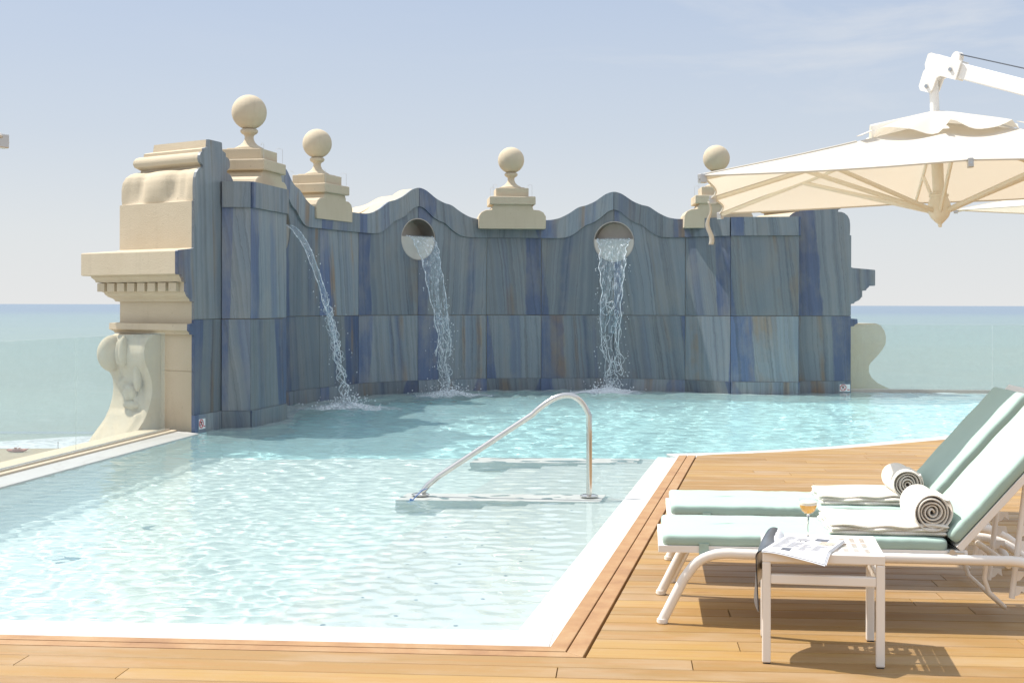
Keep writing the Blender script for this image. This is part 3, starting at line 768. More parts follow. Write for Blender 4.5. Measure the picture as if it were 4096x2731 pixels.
def ridge_l(v, z):
    b = 0
    if z > .55: b += .05 * math.exp(-((v - .93) / .12) ** 2) * math.sin(math.pi * (z - .55) / .5) + .05 * math.exp(-((v - .62) / .07) ** 2) * (1 if z > .70 else .3) - .03 * math.exp(-((v - .78) / .06) ** 2)
    elif z > .18: b += .045 * math.exp(-((v - .5 - .22 * math.sin(z * 16)) / .09) ** 2) - .02 * math.exp(-((v - .25) / .08) ** 2)
    else: b += .035 * (1 if .12 < v < .88 else 0)
    return b
console(root, A, t, nn, loc, .52, 1.20, [(1.048, .10), (1.02, .17), (.95, .215), (.85, .235), (.74, .22), (.64, .17), (.55, .135), (.44, .125), (.34, .14), (.22, .18), (.12, .235), (.05, .29), (0, .34), (-.1, .43), (-.3, .55)], ridge_l)
def lump(name, s_, out, z, rt, rn, rz):
    q = A + t * s_ + nn * out; c = loc(q, z); b = MB(); b.ball((0, 0, 0), 1, 28, 20)
    tw = LU * t.x + LN * t.y; nw = LU * nn.x + LN * nn.y
    b.v = [tuple(Vector(c) + tw * (p[0] * rt) + nw * (p[1] * rn) + Vector((0, 0, p[2] * rz))) for p in b.v]
    return b.build(name, STONE, root, smooth=80)
lump('volute_ear', 1.13, .17, .83, .115, .20, .205)
lump('carved_ridge', .86, .235, .86, .055, .06, .17); lump('carved_ridge', .84, .16, .40, .10, .06, .10); lump('carved_ridge', .70, .17, .58, .05, .05, .16); lump('carved_ridge', .80, .17, .27, .13, .07, .05)
root, A, S, t, nn, loc = pr_
A3 = Vector((6.12, .42)); t3 = Vector((0, 1)); n3 = Vector((1, 0))
console(root, A3, t3, n3, loc, 0, .6, [(1.085, .76), (1.06, .88), (.97, .99), (.85, 1.045), (.74, 1.03), (.64, .94), (.55, .82), (.45, .65), (.38, .58), (.28, .58), (.18, .66), (.1, .8), (.03, 1.0), (-.05, 1.25), (-.3, 1.5)], lambda v, z: 0)
M_ = MB(); P = [loc(Vector(q), 0) for q in ((5.66, .40), (6.5, .40), (6.5, 1.0), (5.7, 1.0))]; M_.prism([(p[0], p[1]) for p in P], -.4, 1.05); M_.build('foot_block', STONE, root, smooth=None, bevel=.01)

# stone ledge and glass balustrades
go = -gperp
b = MB(); q = [GL0 + go * -.02 - gd * .2, GLE + go * -.02, GLE + go * .31, GL0 + go * .31 - gd * .2]; P = [(p.x, p.y) for p in q]
ar = sum(P[i][0] * P[(i + 1) % 4][1] - P[(i + 1) % 4][0] * P[i][1] for i in range(4))
b.prism(P if ar > 0 else P[::-1], -.6, .02); tag(b.build('stone_ledge', STONE, smooth=None, bevel=.01), 'cream stone ledge running outside the left glass balustrade', 'ledge')
def balustrade(p0, dr, L_, name, lab, side):
    root = empty(name, p0, math.atan2(dr.y, dr.x)); tag(root, lab, 'balustrade')
    b = MB(); n_ = int(L_ / 2.2)
    for k in range(n_):
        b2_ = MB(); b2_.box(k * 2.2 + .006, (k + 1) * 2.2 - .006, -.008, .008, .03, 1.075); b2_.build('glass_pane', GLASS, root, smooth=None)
    b.box(-.1, L_, -.035, -.011, -.1, .045); b.box(-.1, L_, .011, .035, -.1, .045); b.box(-.1, L_, -.0108, .0108, -.1, .022); b.build('floor_channel', SATIN, root, smooth=None, bevel=.003)
    b = MB(); b.box(-.1, L_, side * .045 if side > 0 else -.11, .11 if side > 0 else side * .045, -.1, .03); b.build('trim_strip', simple('trim_tan', (.55, .46, .34), .6), root, smooth=None)
balustrade(GL0 + gperp * .04, gd, 11, 'glass_balustrade', 'frameless glass balustrade along the left pool edge above the beach', 1)
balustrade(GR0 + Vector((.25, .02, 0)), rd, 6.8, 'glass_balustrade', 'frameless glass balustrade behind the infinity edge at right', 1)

# ------------------------------------------------------------------ ball finials
def make_finial():
    root = empty('ball_finial')
    M_ = MB(); pts = []
    for s_ in (1, -1):
        pass
    half = [(.54, 2.60), (.54, 2.80), (.50, 2.865), (.43, 2.90), (.335, 2.905), (.33, 2.945), (.30, 2.985), (.335, 3.03)]
    P = [(-x, z) for x, z in half] + [(x, z) for x, z in half[::-1]]
    M_.plate(P[::-1], -.30, .30)
    M_.build('shoulder_block', STONE, root, smooth=30, bevel=.012)
    M_ = MB(); M_.box(-.37, .37, -.34, .34, 2.985, 3.118); M_.build('lower_step', STONE, root, smooth=None, bevel=.014)
    M_ = MB(); M_.box(-.263, .263, -.263, .263, 3.119, 3.255); M_.box(-.205, .205, -.205, .205, 3.2552, 3.272); M_.build('upper_step', STONE, root, smooth=None, bevel=.012)
    M_ = MB(); M_.lathe([(.178, 3.273), (.178, 3.285), (.15, 3.30), (.105, 3.325), (.072, 3.36), (.056, 3.40), (.054, 3.43), (.065, 3.45), (.092, 3.465), (.107, 3.485), (.107, 3.505), (.092, 3.52), (.07, 3.53)], 32); M_.build('baluster_neck', STONE, root, smooth=40)
    M_ = MB(); M_.lathe([(max(.0001, .213 * math.sin(math.pi * i / 26)), 3.728 - .213 * math.cos(math.pi * i / 26)) for i in range(27)], 44); M_.build('ball', STONE, root, smooth=60)
    for sx in (-.25, .25):
        for sy in (-.25, .25):
            M_ = MB(); M_.tube([(sx * 1.25, sy * 1.25, 3.118), (sx * 1.25, sy * 1.25, 3.30), (sx * 1.1, sy * 1.1, 3.315), (sx * 1.0, sy * 1.0, 3.29)], .0022, 5); M_.build('bird_wire', SILVER, root)
    return root
fin0 = make_finial()
fl = ['largest looking stone ball finial, on the left pier nearest the cream end pier', 'stone ball finial behind the wall to the left of the left porthole', 'stone ball finial on the pilaster between the two round portholes', 'stone ball finial half hidden behind the big cream parasol']
for i, (u, w, aa) in enumerate(((-4.16, 1.49, 40), (-1.816, 3.82, 30), (1.816, 3.82, -34), (4.16, 1.49, -40))):
    o = fin0 if i == 0 else copy_tree(fin0)
    p = LW(u, w); o.location = (p.x, p.y, 0); o.rotation_euler = (0, 0, R(aa) + math.atan2(LU.y, LU.x)); tag(o, fl[i], 'finial', 'ball finials along the wall top')
# stone gable backs seen over the wall
for i, bay in enumerate((BAY1, BAY2, BAY3)):
    A = Vector(bay[0]); B = Vector(bay[-1]); Lh = (B - A).length; o_ = None
    dd_ = (B - A) / Lh; nn_ = Vector((-dd_.y, dd_.x))
    pts = [((Vector(p) - A).dot(dd_), (Vector(p) - A).dot(nn_)) for p in bay]
    o_ = strip('gable_back', bay[0], bay[-1], pts, .02, Lh - .02, lambda x: 2.4, lambda x: ZT - .01 + .40 * wave((x - Lh / 2) / (Lh / 2) * .93), -.375, .55, m=STONE, nmin=40)

# ------------------------------------------------------------------ water jets
JETM = jet_material('falling_water', .52, .80, .06); FOAM = simple('white_foam', (.86, .88, .88), .5, 0, .04, 60, .5, 40)
def jet(bay, lab, half0, half1, vout, seed, white):
    A = Vector(bay[0]); B = Vector(bay[-1]); Lh = (B - A).length; mid = Vector(bay[7]); d = (B - A) / Lh; nn = Vector((-d.y, d.x)) * -1
    O = LW(mid.x, mid.y); du = LU * d.x + LN * d.y; dn = LU * nn.x + LN * nn.y
    root = empty('water_jet', O); tag(root, lab, 'water jet', 'water jets from the portholes')
    rg_ = random.Random(seed); z0 = PORT_Z + .05; T_ = math.sqrt(2 * z0 / 9.81)
    def pos(t, s_):
        z = z0 - .5 * 9.81 * t * t; out = .02 + vout * t; f = t / T_
        hw = lerp_(half0, half1, min(1, f * 1.15)) * (1 + .05 * math.sin(f * 21 + seed) + (.25 * math.sin(f * 33 + seed * 2) * max(0, f - .6)))
        wob = (.07 * math.sin(f * 17 + seed) + .045 * math.sin(f * 41 + seed * 3)) * max(0, f - .5)
        ripple = .014 * math.sin(s_ * 9 + f * 30) * f + (.05 * math.sin(s_ * 5 + f * 60 + seed) * max(0, f - .5))
        return du * (s_ * hw + wob) + dn * (out + ripple) + Vector((0, 0, z))
    nt, ns = 90, 18; M_ = MB()
    P = [[pos(T_ * i / nt, -1 + 2 * j / ns) for j in range(ns + 1)] for i in range(int(nt * (.80)))]
    # torn lower part: drop random cells
    Mg = MB(); Mg.grid(P)
    keep_ = []
    for k, q in enumerate(Mg.f):
        i = k // ns; j = k % ns; f = i / nt; hole_ = math.sin(j * 1.3 + i * .35 + seed) * math.sin(i * .23 + j * .7 + 2 * seed) + .25 * math.sin(i * .9 + j * 2)
        if f > .5 and hole_ > .75 - (f - .5) * 2.2: continue
        keep_.append(q)
    Mg.f = keep_
    o = Mg.build('water_sheet', JETM, root, smooth=80); sol = o.modifiers.new('thickness', 'SOLIDIFY'); sol.thickness = .006
    M_ = MB()                                                     # ropes along the edges and tangled strands below
    for s_ in (-1, 1):
        pth = [pos(T_ * i / 70, s_ * (1 + .06 * math.sin(i * .9 + s_))) for i in range(2, 62)]
        M_.tube(pth, [.004 + .006 * abs(math.sin(i * 1.1 + seed + s_)) ** 2 for i in range(len(pth))], 6)
    for k in range(20):
        t0 = T_ * rg_.uniform(.66, .90); t1 = min(T_ * .99, t0 + T_ * rg_.uniform(.06, .16)); sa = rg_.uniform(-1.0, 1.0); sb = max(-1.1, min(1.1, sa + rg_.uniform(-.7, .7))); a_ = rg_.uniform(1, 9)
        pth = []
        for i in range(13):
            g = i / 12; q = pos(lerp_(t0, t1, g), lerp_(sa, sb, g) * (1 + .3 * math.sin(g * 7 + a_))); q += dn * (.05 * math.sin(g * 9 + a_)); pth.append(q)
        M_.tube(pth, [.002 + .0035 * abs(math.sin(i * 1.7 + a_)) for i in range(13)], 5)
    for k in range(15):
        f = rg_.uniform(.66, .97); c = pos(T_ * f, rg_.uniform(-.9, .9)); rr0 = rg_.uniform(.025, .075) * (.6 + f * .6); ph = rg_.random() * 6; el_ = rg_.uniform(.6, 1.7)
        lp = [c + du * (rr0 * math.cos(a) * (1 + .25 * math.sin(3 * a + ph))) + Vector((0, 0, rr0 * el_ * math.sin(a) * (1 + .25 * math.sin(2 * a + ph)))) + dn * (.03 * math.sin(2 * a + ph)) for a in [2 * math.pi * i / 18 for i in range(19)]]
        for q in lp: q.z = max(q.z, .012)
        M_.tube(lp, [.002 + .004 * abs(math.sin(i * 1.3 + ph)) ** 2 for i in range(19)], 5, False)
    M_.build('water_strand', jet_material('broken_water', .42, .62, .35 + white), root, smooth=80)
    M_ = MB()
    for k in range(90):
        f = rg_.random() ** .6; t_ = T_ * (.3 + .7 * f); q = pos(t_, rg_.choice((-1, 1)) * rg_.uniform(.85, 1.25 + f)); q += dn * rg_.gauss(0, .03 + .08 * f); q.z = max(q.z + rg_.gauss(0, .03), .02)
        M_.ball(q, rg_.uniform(.003, .010), 5, 4)
    E_ = pos(T_, 0)
    for k in range(260):
        a_ = rg_.random() * 6.28; r_ = abs(rg_.gauss(0, .22)); q = Vector((E_.x + r_ * math.cos(a_), E_.y + r_ * math.sin(a_), abs(rg_.gauss(0, .11)) * math.exp(-r_ * 1.5) + .01))
        M_.ball(q, rg_.uniform(.004, .013), 5, 4)
    o = M_.build('droplet', jet_material('droplets', .3, .6, .45 + white), root, smooth=80); o['kind'] = 'stuff'
    M_ = MB(); P = []
    for i in range(16):
        r_ = .52 * i / 15; row_ = []
        for k in range(41):
            a_ = 2 * math.pi * k / 40; rr2 = r_ * (1 + .22 * math.sin(3 * a_ + seed) + .12 * math.sin(7 * a_ + seed * 2) + .06 * math.sin(13 * a_))
            h = .055 * math.exp(-(r_ / .25) ** 2) + .012 * math.sin(r_ * 55 + 3 * math.sin(4 * a_)) * math.exp(-r_ * 3) - .022 * (r_ / .52) ** 2 + .012 * math.sin(11 * a_ + r_ * 40) * math.exp(-r_ * 5)
            row_.append((E_.x + rr2 * math.cos(a_) * 1.25, E_.y + rr2 * math.sin(a_), h + .012))
        P.append(row_)
    M_.grid(P); M_.build('splash_foam', jet_material('foam', .40, .60, .30 + white * 2), root, smooth=80)
jet(BAY2, 'sheet of water pouring from the left round porthole in the shade', .24, .11, 1.15, 2, .0)
jet(BAY3, 'sparkling sheet of water pouring from the right round porthole', .265, .13, .8, 5, .3)
jet(BAY1, 'sheet of water arcing from the hidden porthole beside the left pier', .22, .09, 1.25, 9, .0)

# ------------------------------------------------------------------ no-diving signs
def sign(loc_, rz, w, h, lab):
    root = empty('warning_sign', loc_, rz); tag(root, lab, 'sign', 'no diving signs on the wall foot')
    b = MB(); b.box(-w / 2, w / 2, 0, .004, -h / 2, h / 2); b.build('plate', WHITE, root, smooth=None)
    cx = 0 if w < h else -w * .17; r_ = min(w, h) * .40; cz = h * .04
    b = MB(); b.tube([(cx + r_ * math.cos(a), -.002, cz + r_ * math.sin(a)) for a in [2 * math.pi * i / 28 for i in range(29)]], r_ * .11, 6, False)
    b.tube([(cx - r_ * .7, -.002, cz + r_ * .7), (cx + r_ * .7, -.002, cz - r_ * .7)], r_ * .09, 6); b.build('prohibition_ring', RED, root)
    b = MB(); b.tube([(cx - r_ * .45, -.0012, cz - r_ * .45), (cx, -.0012, cz + r_ * .05), (cx + r_ * .35, -.0012, cz + r_ * .5)], r_ * .09, 6)
    b.tube([(cx, -.0012, cz + r_ * .05), (cx + r_ * .45, -.0012, cz - r_ * .4)], r_ * .08, 6); b.tube([(cx - r_ * .4, -.0012, cz + r_ * .45), (cx + r_ * .1, -.0012, cz + r_ * .1)], r_ * .07, 6); b.ball((cx - r_ * .12, -.0012, cz + r_ * .42), r_ * .14, 8, 6); b.build('diver_pictogram', BLACK, root)
    b = MB()
    if w < h: b.box(-w * .05, w * .38, -.001, .0, -h * .42, -h * .36)
    else: b.box(w * .22, w * .46, -.001, 0, -h * .30, -h * .2)
    b.build('caption_line', RED, root, smooth=None)
dL = LW(-5.63 + .788, .616) - LW(-5.63, 0); angL = math.atan2(dL.y, dL.x)
nL = Vector((dL.y, -dL.x, 0)).normalized()
p = LW(-5.63, 0) + dL * .15 + nL * .05; sign((p.x, p.y, .085), angL, .15, .115 * .95, 'small white no diving sign at the foot of the left end panel')
dRv = LW(5.63, 0) - LW(5.63 - .788, .616); angR = math.atan2(dRv.y, dRv.x); nR = Vector((dRv.y, -dRv.x, 0)).normalized()
p = LW(5.63, 0) - dRv * .085 + nR * .05; sign((p.x, p.y, .08), angR, .165, .115, 'small white no diving sign at the foot of the right end panel')

# ------------------------------------------------------------------ handrail
hr = empty('pool_handrail', (0, 9.9, 0)); tag(hr, 'bent polished steel handrail standing on the stub wall in the pool', 'handrail')
pth = [Vector((-.655, .05, .0)), Vector((-.645, .05, .03)), Vector((-.60, .05, .085)), Vector((-.52, .045, .15))]
pth += [Vector((.15, .02, .595))]
pth += bez((.24, .015, .655), (.40, .01, .80), (.50, 0, .68), 10)[1:-1]
pth = pth[:5] + bez((.17, .02, .615), (.45, .005, .865), (.553, 0, .59), 16) + [Vector((.555, 0, .45)), Vector((.555, 0, .0))]
b = MB(); b.tube(pth, .0205, 18); b.build('rail_tube', STEEL, hr, smooth=60)
for x, y in ((-.655, .05), (.555, 0)):
    b = MB(); b.lathe([(.065, .012), (.065, .018), (.045, .026), (.021, .028)], 28, (x, y, 0)); b.build('base_flange', STEEL, hr)
b = MB(); b.box(-.02, .02, -.012, .012, -.055, .02); b.tube([(0, 0, .02), (.03, .02, .10), (.07, .12, .12)], .004, 6)
o = b.build('blue_tag', BLUE, loc=(-.705, 9.755, -.012), rotz=.1, bevel=.008); o.rotation_euler = (0, R(25), .1); tag(o, 'small bright blue float tag tied at the handrail foot, in the water', 'pool tag')

# ------------------------------------------------------------------ sun loungers
def make_lounger():
    root = empty('sun_lounger')
    W = .295
    for s_ in (-1, 1):
        pth = [Vector((0, s_ * W, 0)), Vector((.095, s_ * W, .19))] + bez((.12, s_ * W, .225), (.175, s_ * W, .315), (.33, s_ * W, .30), 8) + [Vector((.7, s_ * W, .297)), Vector((1.40, s_ * W, .293))] + bez((1.44, s_ * W, .293), (1.60, s_ * W, .285), (1.68, s_ * W, .16), 9) + [Vector((1.765, s_ * W, 0))]
        b = MB(); b.tube(pth, .0215, 14, sx=.8); b.build('side_tube', PAINT, root, smooth=60)
        for x in (0, 1.765):
            b = MB(); b.lathe([(.020, .0), (.0235, .004), (.0235, .02)], 14, (x + (.006 if x == 0 else -.006), s_ * W, 0)); b.build('foot_cap', PAINT, root)
    b = MB()
    for s_ in (-1, 1): b.box(-.012, 1.27, s_ * .272 - .016, s_ * .272 + .016, .300, .330)
    b.box(-.012, .022, -.255, .255, .301, .329); b.box(1.235, 1.268, -.255, .255, .301, .329); b.box(.02, 1.24, -.257, .257, .318, .322)
    b.build('seat_frame', PAINT, root, smooth=None, bevel=.004)
    # seat cushion: puffy slab
    def cushion(L_, Wd, th, name, M, seed, ang=0, piping=True):
        b = MB(); n_ = 200; rings = []
        def ring_(ins, z, puff=0):
            a, c = L_ / 2 - ins, Wd / 2 - ins; rad = min(max(.004, .022 - ins * .5), .98 * (Wd / 2 - ins)); out = []
            seg_ = [(a - rad, c - rad, 0), (-a + rad, c - rad, 90), (-a + rad, -c + rad, 180), (a - rad, -c + rad, 270)]
            cor = []
            for x0, y0, an in seg_:
                for k in range(9): t = R(an + 90 * k / 8); cor.append(Vector((x0 + rad * math.cos(t), y0 + rad * math.sin(t))))
            cor.append(cor[0]); Ls = [0]
            for k in range(1, len(cor)): Ls.append(Ls[-1] + (cor[k] - cor[k - 1]).length)
            for k in range(n_):
                d_ = Ls[-1] * k / n_; xx = np.interp(d_, Ls, [q.x for q in cor]); yy = np.interp(d_, Ls, [q.y for q in cor])
                edge = math.exp(-ins / .05)
                wob = .0012 * math.sin(xx * 13 + seed) * math.sin(yy * 11 + 1) + .0012 * math.sin(xx * 29 + yy * 23 + seed)
                pk = .0022 * math.sin(xx * 88 + 2 * math.sin(xx * 15 + seed)) * (.5 + .5 * math.sin(xx * 5 + seed)) * edge if z > th * .5 else 0
                out.append((xx + L_ / 2 + pk * .3, yy + pk * (1 if ins < .01 else .2) * (1 if yy > 0 else -1), z + (wob + pk * .5 + puff if z > .004 else 0)))
            out.append(out[0]); return out
        for ins, z, pf in ((.28, 0, 0), (.15, 0, 0), (.02, 0, 0), (.010, .001, 0), (.003, .005, 0), (.0006, .011, 0), (-.001, th * .5, 0), (0, th - .014, 0), (.002, th - .007, 0), (.007, th - .002, 0), (.015, th + .0005, 0), (.03, th + .002, 0), (.06, th + .004, 0), (.12, th + .006, 0), (.2, th + .007, 0), (.28, th + .007, 0), (Wd / 2 - .0004, th + .007, 0)): rings.append(ring_(ins, z, pf))
        b.grid(rings)
        if M: b.v = [tuple(M @ Vector(p)) for p in b.v]
        return b.build(name, CUSH, root, smooth=60)
    cushion(1.185, .575, .048, 'seat_cushion', Matrix.Translation((.005, 0, .328)), 1)
    a = R(48.5); HX, HZ = 1.235, .335
    Mb = Matrix.Translation((HX, 0, HZ)) @ Matrix.Rotation(-a, 4, 'Y')
    b = MB()
    for s_ in (-1, 1): b.box(0, .80, s_ * .272 - .016, s_ * .272 + .016, -.014, .016, Mb)
    b.box(.765, .80, -.255, .255, -.013, .015, Mb); b.box(.0, .03, -.255, .255, -.013, .015, Mb); b.box(.02, .77, -.257, .257, .003, .007, Mb)
    b.build('backrest_frame', PAINT, root, smooth=None, bevel=.004)
    cushion(.735, .575, .050, 'back_cushion', Mb @ Matrix.Translation((.01, 0, .018)), 4)
    for s_ in (-1, 1):
        b = MB(); b.box(.16, .20, s_ * .291 - .002, s_ * .291 + .002, .288, .340); b.build('cushion_strap', CUSH, root, smooth=None)
        b = MB(); b.box(.60, .635, s_ * .291 - .002, s_ * .291 + .002, -.014, .03, Mb); b.build('cushion_strap', CUSH, root, smooth=None)
        b = MB(); b.tube([(HX - .03, s_ * .292 - .009, HZ - .012), (HX - .03, s_ * .292 + .009, HZ - .012)], .013, 12); b.box(HX - .05, HX + .02, s_ * .292 - .003, s_ * .292 + .003, HZ - .03, HZ - .012); b.build('hinge', SILVER, root)
        # notched prop
        p0 = Mb @ Vector((.43, s_ * .20, -.015)); p1 = Vector((1.47, s_ * .20, .12))
        b = MB(); b.tube([p0, p1], .012, 10)
        dv = (p1 - p0).normalized(); sd = Vector((dv.z, 0, -dv.x)); sd = sd if sd.x > 0 else -sd
        for k in range(5):
            c = p0.lerp(p1, .42 + .12 * k); w_ = .003
            P = [c + sd * .008, c + sd * .05 - dv * .002, c + sd * .058 + dv * .03, c + sd * .036 + dv * .018, c + sd * .026 + dv * .036, c + sd * .008 + dv * .045]
            v = [q + Vector((0, w_, 0)) for q in P] + [q - Vector((0, w_, 0)) for q in P]; n_ = 6
            b.add(v, [tuple(range(n_)), tuple(range(n_, 2 * n_))[::-1]] + [(i, n_ + i, n_ + (i + 1) % n_, (i + 1) % n_) for i in range(n_)])
        b.build('notched_prop', PAINT, root, smooth=50)
    b = MB(); b.tube([(1.37, -.19, .28), (1.36, -.19, .20), (1.38, -.185, .14), (1.45, -.15, .075), (1.46, -.12, .065), (1.46, .12, .065), (1.45, .15, .075), (1.38, .185, .14), (1.36, .19, .20), (1.37, .19, .28)], .010, 10); b.tube([(1.44, -.27, .27), (1.44, .27, .27)], .014, 10); b.build('prop_stand', PAINT, root, smooth=60)
    for x_, z_ in ((.30, .295), (1.55, .27)):
        b = MB(); b.tube([(x_, -.285, z_), (x_, .285, z_)], .012, 10); b.build('cross_bar', PAINT, root, smooth=60)
    return root
LY = -R(5.6)
lg = make_lounger()
for i, (x, y) in enumerate(((.665, 6.17), (.80, 7.04))):
    o = lg if i == 0 else copy_tree(lg); o.location = (x, y, .03); o.rotation_euler = (0, 0, LY)
    tag(o, ['mint cushioned white sun lounger nearest the camera, behind the side table', 'mint cushioned white sun lounger on the far side, nearer the pool'][i], 'sun lounger', 'sun loungers side by side on the deck')
    # towels lie on it
    Mo = Matrix.Translation((x, y, .03)) @ Matrix.Rotation(LY, 4, 'Z')
    def folded(x0, x1, y0, y1, z, seed):
        b = MB(); nl = 3; th = .0175
        rc = random.Random(seed)
        for k in range(nl):
            z0_ = z + k * th * .9; P, Q = [], []; dx = rc.uniform(-.006, .006); dy = rc.uniform(-.005, .004)
            for i_ in range(41):
                r1, r2 = [], []
                for j_ in range(19):
                    u_, v_ = .5 - .5 * math.cos(math.pi * i_ / 40), .5 - .5 * math.cos(math.pi * j_ / 18); xx = lerp_(x0, x1, u_) + dx; yy = lerp_(y0, y1, v_) + dy
                    e = math.sqrt(1 - (1 - min(1, min(u_, 1 - u_) / .022)) ** 2) * math.sqrt(1 - (1 - min(1, min(v_, 1 - v_) / .028)) ** 2)
                    wv = .0035 * math.sin(xx * 21 + seed) * math.sin(yy * 13 + seed) * (k / nl) + .005 * math.sin(xx * 12 + seed * 2) * (k / nl) + .006 * (k / nl) * math.exp(-((v_) / .15) ** 2) * math.sin(xx * 38 + seed)
                    mid_ = z0_ + th / 2 + wv
                    xs_ = .004 * math.sin(yy * 30 + k * 2) * (1 - min(1, min(u_, 1 - u_) / .1)); ys_ = .006 * math.sin(xx * 33 + k * 3 + seed) * (1 - min(1, v_ / .2))
                    r1.append((xx + xs_, yy + ys_, mid_ + th / 2 * e)); r2.append((xx + xs_, yy + ys_, mid_ - th / 2 * e))
                P.append(r1); Q.append(r2)
            b.grid(P, flip=True); b.grid(Q)
        return b
    def rolled(xc, yc, z, half, r, seed, turns=5.2):
        b = MB(); n_ = 190; th = .0140; P, Q = [], []; rc = random.Random(seed)
        for i_ in range(n_ + 1):
            f = i_ / n_; a_ = turns * 2 * math.pi * f; rr2 = .006 + (r - .006) * f; wb = 1 + .035 * math.sin(a_ * 1.0 + seed) + .06 * math.sin(a_ * 2.3 + seed) * (1 - f * .7)
            rowp, rowq = [], []
            for j_ in range(13):
                v_ = -1 + 2 * j_ / 12; e = .35 if abs(v_) == 1 else 1; y_ = yc + v_ * half + .006 * math.sin(a_ * .7 + seed) * abs(v_) + (.01 * (1 - f)) * v_ * 0
                k1 = rr2 * wb + th * .46 * e; k2 = rr2 * wb - th * .46 * e
                rowp.append((xc + k1 * math.cos(a_ - .6), y_, z + r + k1 * math.sin(a_ - .6) * 1.0)); rowq.append((xc + k2 * math.cos(a_ - .6), y_, z + r + k2 * math.sin(a_ - .6)))
            P.append(rowp); Q.append(rowq)
        b.grid(P); b.grid(Q, flip=True)
        for A_, B_, fl_ in ((0, 0, 1), (12, 12, 0)):                    # close the cut edges
            G = [[P[i_][A_], Q[i_][A_]] for i_ in range(n_ + 1)]; b.grid(G, flip=bool(fl_))
        b.grid([[P[-1][j_], Q[-1][j_]] for j_ in range(13)])
        return b
    ztop = .381
    fx0, fx1, fy0, fy1 = ((.715, 1.20, -.245, .20), (.735, 1.20, -.235, .16))[i]
    b = folded(fx0, fx1, fy0, fy1, ztop, 3 + i); ft = b.build('folded_towel', TERRY, smooth=70); ft.matrix_world = Mo; dmod = None
    tag(ft, ['cream folded bath towel on the nearer lounger, behind the side table', 'cream folded bath towel on the farther lounger, beside the drink'][i], 'folded towel', 'folded towels on the loungers')
    b = rolled((1.135, 1.150)[i], (-.07, -.06)[i], ztop + (.02, .03)[i], .175, (.082, .074)[i], 2 + 3 * i); rt = b.build('rolled_towel', TERRY, smooth=70); rt.matrix_world = Mo
    tag(rt, ['cream towel roll at the back of the nearer lounger with loose wide coils', 'cream towel roll on the farther lounger, partly behind the nearer roll'][i], 'rolled towel', 'rolled towels on the loungers')

# ------------------------------------------------------------------ side table
TB = Vector((1.205, 5.40, .03)); TA = -R(9.5); TH = .42
tb = empty('side_table', TB, TA); tag(tb, 'white metal side table with slotted top standing before the loungers', 'side table')
Hs = .225; Lw = .032
for sx in (-1, 1):
    for sy in (-1, 1):
        b = MB(); x = sx * (Hs - Lw / 2); y = sy * (Hs - Lw / 2); b.box(x - Lw / 2, x + Lw / 2, y - Lw / 2, y + Lw / 2, .004, TH - .036); b.build('leg', PAINT, tb, smooth=None, bevel=.005)
        b = MB(); b.box(x - .013, x + .013, y - .013, y + .013, 0, .0045); b.build('foot_pad', BLACK, tb, smooth=None)
for s_ in (-1, 1):
    b = MB(); b.box(-Hs + Lw, Hs - Lw, s_ * (Hs - Lw / 2) - Lw / 2 + .001, s_ * (Hs - Lw / 2) + Lw / 2 - .001, TH - .118, TH - .082); b.build('stretcher', PAINT, tb, smooth=None, bevel=.004)
    b = MB(); b.box(s_ * (Hs - Lw / 2) - Lw / 2 + .001, s_ * (Hs - Lw / 2) + Lw / 2 - .001, -Hs + Lw, Hs - Lw, TH - .118, TH - .082); b.build('stretcher', PAINT, tb, smooth=None, bevel=.004)
b = MB()
for s_ in (-1, 1):
    b.box(-Hs, Hs, s_ * (Hs - Lw / 2) - Lw / 2, s_ * (Hs - Lw / 2) + Lw / 2, TH - .036, TH)
    b.box(s_ * (Hs - Lw / 2) - Lw / 2, s_ * (Hs - Lw / 2) + Lw / 2, -Hs + Lw + .0005, Hs - Lw - .0005, TH - .036, TH)
b.build('top_rim', PAINT, tb, smooth=None, bevel=.004)
b = MB(); xi = [-Hs + Lw]; slots = []
xe = Hs - Lw; bx_ = [-.150 + .0385 * k for k in range(9)]
yb = []
for g in range(3):
    for k in range(6): yb.append(-.165 + g * .118 + k * .0165)
XB = sorted(set([-xe, xe] + [round(v, 5) for x in bx_ for v in (x, x + .020)])); YB = sorted(set([-xe, xe] + [round(v, 5) for y in yb for v in (y, y + .0105)]))
sx_ = set(round(x, 5) for x in bx_); sy_ = set(round(y, 5) for y in yb)
for i in range(len(XB) - 1):
    for j in range(len(YB) - 1):
        if XB[i] in sx_ and YB[j] in sy_: continue
        x0, x1, y0, y1 = XB[i], XB[i + 1], YB[j], YB[j + 1]; z0, z1 = TH - .0029, TH - .0025
        b.add([(x0, y0, z1), (x1, y0, z1), (x1, y1, z1), (x0, y1, z1), (x0, y0, z0), (x1, y0, z0), (x1, y1, z0), (x0, y1, z0)], [(0, 1, 2, 3), (7, 6, 5, 4)] +
              ([(0, 4, 5, 1)] if j == 0 or (XB[i] in sx_ and YB[j - 1] in sy_) else []) + ([(2, 6, 7, 3)] if j == len(YB) - 2 or (XB[i] in sx_ and YB[j + 1] in sy_) else []) + ([(3, 7, 4, 0)] if i == 0 or (XB[i - 1] in sx_ and YB[j] in sy_) else []) + ([(1, 5, 6, 2)] if i == len(XB) - 2 or (XB[i + 1] in sx_ and YB[j] in sy_) else []))
b.build('slotted_top', PAINT, tb, smooth=None)

